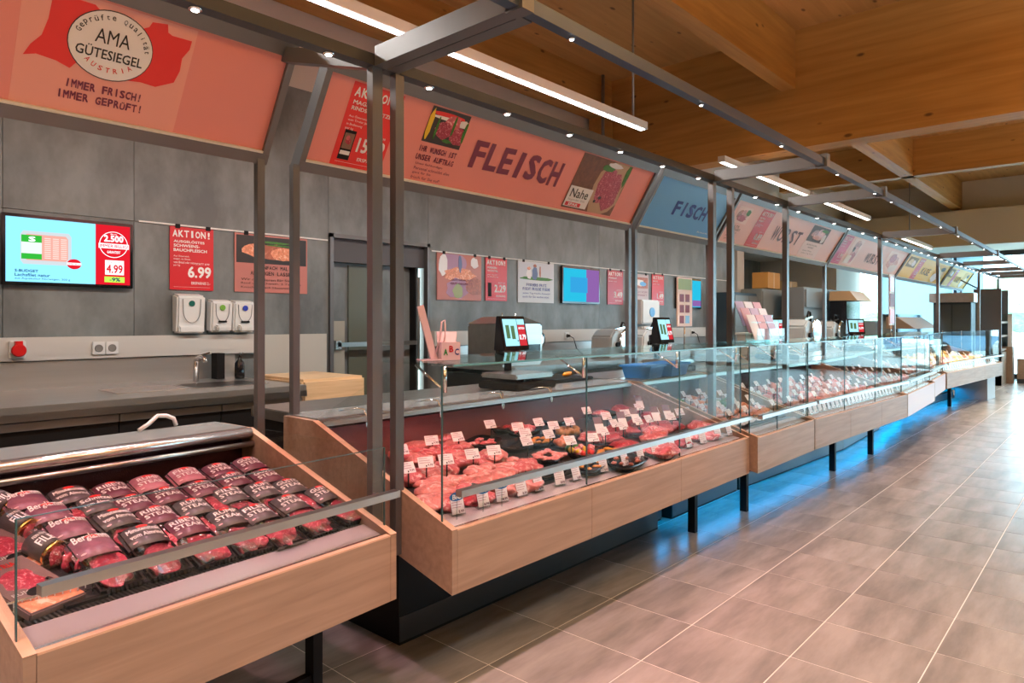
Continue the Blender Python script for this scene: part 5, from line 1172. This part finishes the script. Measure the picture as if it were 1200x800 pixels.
# --- packaged steaks in the low counter
A1 = C[1][0].rotation_euler.z
STK = [lump_mesh('steak', M_STEAK, 3+i, sub=3, rough=.25, flat=.3) for i in range(5)]
def package(kind, lines, band, txtm, label, loc, rz, full=True, si=0):
    r = thing('steak_package', label, 'package', loc, (.30, 0, rz), 'packaged steaks in the low counter')
    w, l = .118, .262
    MB().add([(-w/2+.006, -l/2+.006, 0), (w/2-.006, -l/2+.006, 0), (w/2-.006, l/2-.006, 0), (-w/2+.006, l/2-.006, 0), (-w/2, -l/2, .022), (w/2, -l/2, .022), (w/2, l/2, .022), (-w/2, l/2, .022),
              (-w/2+.006, -l/2+.006, .022), (w/2-.006, -l/2+.006, .022), (w/2-.006, l/2-.006, .022), (-w/2+.006, l/2-.006, .022), (-w/2+.01, -l/2+.01, .004), (w/2-.01, -l/2+.01, .004), (w/2-.01, l/2-.01, .004), (-w/2+.01, l/2-.01, .004)],
             [(0, 3, 2, 1), (0, 1, 5, 4), (1, 2, 6, 5), (2, 3, 7, 6), (3, 0, 4, 7), (4, 5, 9, 8), (5, 6, 10, 9), (6, 7, 11, 10), (7, 4, 8, 11), (8, 9, 13, 12), (9, 10, 14, 13), (10, 11, 15, 14), (11, 8, 12, 15), (12, 13, 14, 15)]).build('tray', TRAYB, r)
    inst('steak', STK[si % 5], r, (0, -.052, .022), (0, 0, R.uniform(-.4, .4)), (.094, .150, .030))
    # domed clear film and the curved printed sleeve
    n = 8
    def arch(y0, y1, h, e=.004, x=w/2):
        V = [];
        for y in (y0, y1):
            for z_ in (0, -.0012):
                for i in range(n+1): t = i/n; V.append((-x-e+(2*x+2*e)*t, y+(0 if y == y1 else -.012*math.sin(PI*t)), .014+h*math.sin(PI*t)**.5+z_))
        m_ = n+1; F = []
        for i in range(n):
            F.append((i, i+1, 2*m_+i+1, 2*m_+i)); F.append((m_+i, 3*m_+i, 3*m_+i+1, m_+i+1))
            F.append((i, m_+i, m_+i+1, i+1)); F.append((2*m_+i, 2*m_+i+1, 3*m_+i+1, 3*m_+i))
        return V, F
    V, F = arch(-l/2+.004, .035, .024, -.004); MB().add(V, F, True).build('clear_film', FILM, r)
    y0, y1, h = .026, .122, .026
    V, F = arch(y0, y1, h); sl = MB().add(V, F, True).build('sleeve', band, r)
    def f(X, Y, Z):
        t = (X+w/2+.004)/(w+.008); t = min(max(t, 0), 1); return (X, Y, .0155+h*math.sin(PI*t)**.5+Z)
    hh = (y1-y0)
    if full:
        nl = len(lines); ch = .62/nl
        for i, t in enumerate(lines):
            wd = min(.8, .13*len(t)+.12)*w; add_text(MB(), t, -wd/2 if nl < 3 else -w*.38, y0+hh*(.66-ch*i-.02), wd, hh*ch*.72, 0, .015, f).build('lettering', txtm, sl)
        el = [(.018*math.cos(2*PI*k/12), y0+hh*.88+.0065*math.sin(2*PI*k/12)) for k in range(12)]
        MB().add([f(a, b, .0006) for a, b in el], [tuple(range(12))]).build('red_badge', REDT, sl)
        for sx in (-.36, .38):
            MB().add([f(sx*w+.007*math.cos(2*PI*k/10), y0+hh*.12+.004*math.sin(2*PI*k/10), .0006) for k in range(10)], [tuple(range(10))]).build('pink_dot', mat('dot_pink', (.75, .45, .48)), sl)
    return r
KINDS = [('lamb', ['Berglamm'], PURPL, WHT, 'lilac sleeved lamb package'), ('minute', ['Minutensteak', 'vom Almrind'], SGREY, WHT, 'near black sleeved package of minute steak'), ('ribeye', ['RIBEYE', 'STEAK'], PURP, WHT, 'dark plum sleeved package lettered RIBEYE STEAK'),
         ('rump', ['RUMP', 'STEAK'], PURP, WHT, 'dark plum sleeved package lettered RUMP STEAK'), ('filet', ['FILET', 'STEAK'], PURP, WHT, 'dark plum sleeved package lettered FILET STEAK'), ('huft', ['HUFT', 'STEAK'], PURP, WHT, 'dark plum sleeved package lettered HUFT STEAK'), ('gusto', ['GUSTO', 'STEAK'], PURP, WHT, 'dark plum sleeved package lettered GUSTO STEAK')]
ROWN = ['front row', 'second row', 'third row', 'rear row']
PK = [[(280, 385), (425, 355), (550, 330), (665, 305), (760, 290), (855, 262), (950, 235)],
      [(212, 335), (350, 305), (465, 297), (570, 275), (675, 240), (770, 225), (850, 215)],
      [(150, 290), (290, 265), (400, 262), (495, 240), (600, 220), (690, 195), (785, 185)],
      [(85, 255), (210, 240), (340, 225), (442, 205), (550, 182), (650, 168), (735, 150)]]
kp, kn, KT = deck(1)
for ri, row in enumerate(PK):
    for ci, (x, y) in enumerate(row):
        px_, py_ = x/2.5, 480+y/2.5
        lift = .070
        # sleeve centre sits ~.05 behind the package centre
        p = at_plane(px_, py_, kp+Vector((0, 0, lift+.004*ri)), kn)
        kd = KINDS[ci]; lines = kd[1]; lab = kd[4]
        if ci == 1 and ri == 2: lines = ['Schnitzel', 'vom Almrind']; lab = 'near black sleeved package of schnitzel'
        band = kd[2]
        if ci >= 2: band = SGREY if ri < 2 and ci >= 3 else (ROSEM if (ri, ci) in ((3, 3), (3, 4)) else PURP)
        if ri < 2 and ci >= 2: lab = lab.replace('dark plum', 'charcoal')
        if band is ROSEM: lab = lab.replace('dark plum', 'rose')
        package(kd[0], lines, band, kd[3], '%s, %s of the low counter' % (lab, ROWN[ri]), (p.x+.0, p.y-.072, p.z-.060), A1+R.uniform(-.07, .05), True, ri*3+ci)
# fillet jars with gold rims and flat rump steak boxes at the left end
GOLD = mat('gold_rim', (.85, .60, .20), .2, 1)
for i, (x, y, yr) in enumerate([(150, 400, 'front'), (75, 335, 'middle'), (30, 275, 'rear')]):
    p = at_plane(x/2.5, 480+y/2.5, kp+Vector((0, 0, .055)), kn)
    r = thing('fillet_jar', 'round clear tub with charcoal FILET label and gold rim, %s of three at left' % yr, 'package', (p.x, p.y-.02, p.z-.045), (.35, 0, A1+.45), 'clear tubs of fillet')
    MB().tube([(0, -.12, .025), (0, .10, .03)], .034, 16).build('tub', FILM, r)
    for j in range(3): inst('fillet_slice', STK[j], r, (0, -.09+.045*j, .026), (1.2, 0, .3), (.055, .055, .025))
    MB().tube([(0, .015, .029), (0, .085, .031)], .0355, 20).build('label_band', SGREY, r)
    MB().tube([(0, .005, .029), (0, .016, .029)], .037, 20).build('gold_rim', GOLD, r)
    f = lambda X, Y, Z: (.037*math.sin(X/.037), Y, .030+.037*math.cos(X/.037)+Z)
    add_text(MB(), 'FILET', -.034, .03, .068, .026, 0, .015, f).build('lettering', WHT, r); add_text(MB(), 'FEIN FEINSTES', -.028, .062, .056, .010, 0, .01, f).build('lettering', WHT, r)
for i, (x, y, lab) in enumerate([(72, 490, 'flat brown RUMPSTEAK carton with a steak picture in the front left corner'), (14, 395, 'second flat RUMPSTEAK carton behind, at the left glass edge')]):
    p = at_plane(x/2.5, 480+y/2.5, kp+Vector((0, 0, .05)), kn); BX = mat('carton_brown', (.20, .13, .12), .35)
    r = thing('steak_carton', lab, 'package', (p.x, p.y, p.z-.035), (.28, 0, A1+.30), 'flat steak cartons')
    MB().box(-.075, .075, -.13, .13, 0, .022).build('carton', BX, r, bevel=.003)
    inst('steak_window', STK[i+1], r, (-.0, .02, .020), (0, 0, .3), (.10, .105, .016))
    f = lambda X, Y, Z: (X, Y, .0232)
    add_text(MB(), 'RUMPSTEAK', -.06, -.045, .12, .014, 0, .01, f).build('lettering', WHT, r); add_text(MB(), 'AUSTRIA', -.055, .088, .09, .022, 0, .03, f).build('lettering', REDT, r)
    MB().prism([(-.07, -.125), (.07, -.125), (.07, -.07), (.02, -.055), (-.03, -.075), (-.07, -.06)], 'z', .0222, .0232).build('food_picture', M_SALM, r)
    MB().prism([(.0+.03*math.cos(t), .02*math.sin(t)-.05) for t in [2*PI*k/12 for k in range(12)]], 'z', .0222, .0236).build('window_cut', BLACK, r)
# wire guard in front of the packages
r = C[1][0]; g_ = MB(); L1 = C[1][1]
for k in range(int((L1-.06)/.018)): g_.box(.03+k*.018, .033+k*.018, .222, .225, .655, .70)
g_.box(.03, L1-.03, .221, .226, .698, .702).box(.03, L1-.03, .221, .226, .676, .679)
o = g_.build('wire_guard', CHROME, r); o['kind'] = 'stuff'
for x in (.15, .9): MB().box(x, x+.1, .175, .195, .660, .668).build('vent_slot', BLACK, r)

# --- fish on ice, hams, sausages, cheese: rows on each deck
def field(k, x0, x1, ys, step, choices, seed, labf, group, size=.05, ice=False, cards=True):
    rr = random.Random(seed); a0 = C[k][0].rotation_euler.z; L = C[k][1]; dz = .08
    for j, y in enumerate(ys):
        n = int((x1-x0)/step)
        for i in range(n):
            nm, m, sx, sy, sz, kw = rr.choice(choices)
            x = x0+(i+.5)*(x1-x0)/n+rr.uniform(-.01, .01); z = .66+(y-.207)*dz/.773
            p = cw(k, x, y+rr.uniform(-.02, .02), z+(.03 if ice else 0)); s_ = size*rr.uniform(.85, 1.2)
            put(nm, lump(nm, m, rr.randrange(3), sub=2, **kw), (p.x, p.y, p.z+s_*sz*.5), (s_*sx*2, s_*sy*2, s_*sz*2), a0+rr.uniform(-.4, .4), '%s, %s row, %s from left' % (labf(nm, m).replace(' lying', ''), ORD[j], ORD[i]), 'food', nm.replace('_', ' ')+' in '+group)
            if cards and (i+j) % 2 == 0:
                q = cw(k, x+step*.4, y-.03, z+.02); card(q, a0+rr.uniform(-.15, .15), 'small price card in the %s, %s row, %s from left' % (group, ORD[j], ORD[i]), 'price cards in the '+group)
FL = {'fish_fillet': 'raw fish fillet on crushed ice', 'ham': 'pink ham joint', 'sausage': 'brown sausage', 'salami': 'dark salami', 'cheese_wedge': 'yellow cheese piece', 'salmon': 'orange salmon piece on crushed ice', 'prawn_heap': 'coral heap of prawns on ice'}
lf = lambda where: (lambda nm, m: '%s lying %s' % ({'meat_loaf': 'pale meat loaf', 'cheese_roll': 'pale cheese roll', 'herb_bunch': 'green herb bunch'}.get(nm) or FL.get(nm, nm.replace('_', ' ')), where))
r = C[3][0]; L3 = C[3][1]
bm = bmesh.new(); bmesh.ops.create_grid(bm, x_segments=40, y_segments=28, size=.5)
for v in bm.verts:
    v.co = Vector(((v.co.x+.5)*(L3-.06)+.03, (v.co.y+.5)*.72+.21, 0)); v.co.z = .67+(v.co.y-.207)*.08/.773+.02*noise.noise(v.co*9)+.012*noise.noise(v.co*40)+.012
me = bpy.data.meshes.new('ice_bed'); bm.to_mesh(me); bm.free(); me.materials.append(ICE); o = inst('ice_bed', me, r); o['kind'] = 'stuff'
field(3, .08, L3-.08, [.30, .40, .50, .61, .73, .85], .12, [('fish_fillet', M_FISH, 1.3, .6, .35, {}), ('salmon', M_SALM, 1.2, .7, .4, {}), ('fish_fillet', M_HAM, 1.5, .55, .35, {}), ('prawn_heap', M_SALM, .9, .8, .5, {'rough': .4})], 5, lf('in the fish counter'), 'fish counter', .05, True)
for i, (x, y) in enumerate([(.75, .58), (.45, .8)]):
    p = cw(3, x, y, .75); tag(inst('parsley_bunch', lump('parsley_bunch', GREEN, i, sub=3, rough=.8, freq=4), None, p, None, (.09, .08, .07)), 'curly green parsley bunch on the ice, %s' % ['in the middle', 'towards the back'][i], 'herb')
for i, (x, w_) in enumerate([(.25, .22), (.62, .3)]):
    p = cw(3, x, 1.0, .965); rr_ = thing('blue_crate', 'blue plastic crate behind the fish on ice, %s one' % ['left', 'right'][i], 'crate', p, (0, 0, .1)); BLC = mat('crate_blue', (.01, .18, .55), .4)
    MB().hexa([(-w_/2, -.1, 0), (w_/2, -.1, 0), (w_/2, .1, 0), (-w_/2, .1, 0), (-w_/2-.02, -.12, .09), (w_/2+.02, -.12, .09), (w_/2+.02, .12, .09), (-w_/2-.02, .12, .09)]).build('crate', BLC, rr_); MB().box(-w_/2-.03, w_/2+.03, -.13, .13, .085, .1).build('rim', BLC, rr_)
WU = [('ham', M_HAM, 1.1, .9, .9, {}), ('ham', M_HAM, 1.0, .8, 1.0, {}), ('sausage', M_SAUS, 1.5, .45, .45, {}), ('salami', M_RED, 1.3, .5, .5, {}), ('meat_loaf', M_PALE, 1.1, .8, .7, {})]
field(4, .08, 2.4, [.30, .42, .55, .68, .83], .135, WU, 11, lf('in the long ham counter'), 'long ham counter', .06)
field(5, .08, 1.78, [.32, .48, .64, .82], .15, WU[1:], 12, lf('in the white fronted counter'), 'white fronted counter', .065)
field(6, .08, 1.6, [.32, .50, .70, .85], .17, WU, 13, lf('in the short white counter'), 'short white counter', .065)
CH = [('cheese_wedge', M_CHE, 1.0, .9, .8, {'rough': .12}), ('cheese_wedge', M_CHE, 1.3, .8, 1.0, {'rough': .12}), ('cheese_roll', M_PALE, .9, .9, .8, {})]
field(7, .1, 3.6, [.32, .46, .60, .74, .88], .16, CH, 14, lf('in the cheese counter'), 'cheese counter', .07)
for k, n, where in ((4, 24, 'long ham counter'), (5, 14, 'white fronted counter'), (7, 26, 'cheese counter')):
    L = C[k][1]
    for i in range(n):
        p = cw(k, .1+(L-.2)*i/(n-1), .10, .655); card(p, C[k][0].rotation_euler.z+R.uniform(-.1, .1), 'upright white ticket on the front ledge of the %s, %s from left' % (where, ORD[i]), 'tickets on the ledge of the '+where, TK0)

# poster rails on the cladding, hose behind the low counter
for a, b, lab in ((1.9, 3.5, 'thin white poster rail between the wide television and the door'), (4.75, 12.1, 'thin white poster rail running right of the door')):
    tag(MB().box(a, b, V_W-.012, V_W-.001, 2.128, 2.14).build('poster_rail', WHITE), lab, 'rail')
p = at_v(195, 507, 3.05)
tag(MB().tube([(p.x-.12, 3.02, .95), (p.x-.08, 3.03, .97), (p.x-.04, 3.04, 1.0), (p.x, 3.05, .995), (p.x+.03, 3.05, .98), (p.x+.04, 3.05, .95)], .009, 8).build('hose_loop', WHITE), 'white hose loop behind the rear top of the low counter', 'hose')
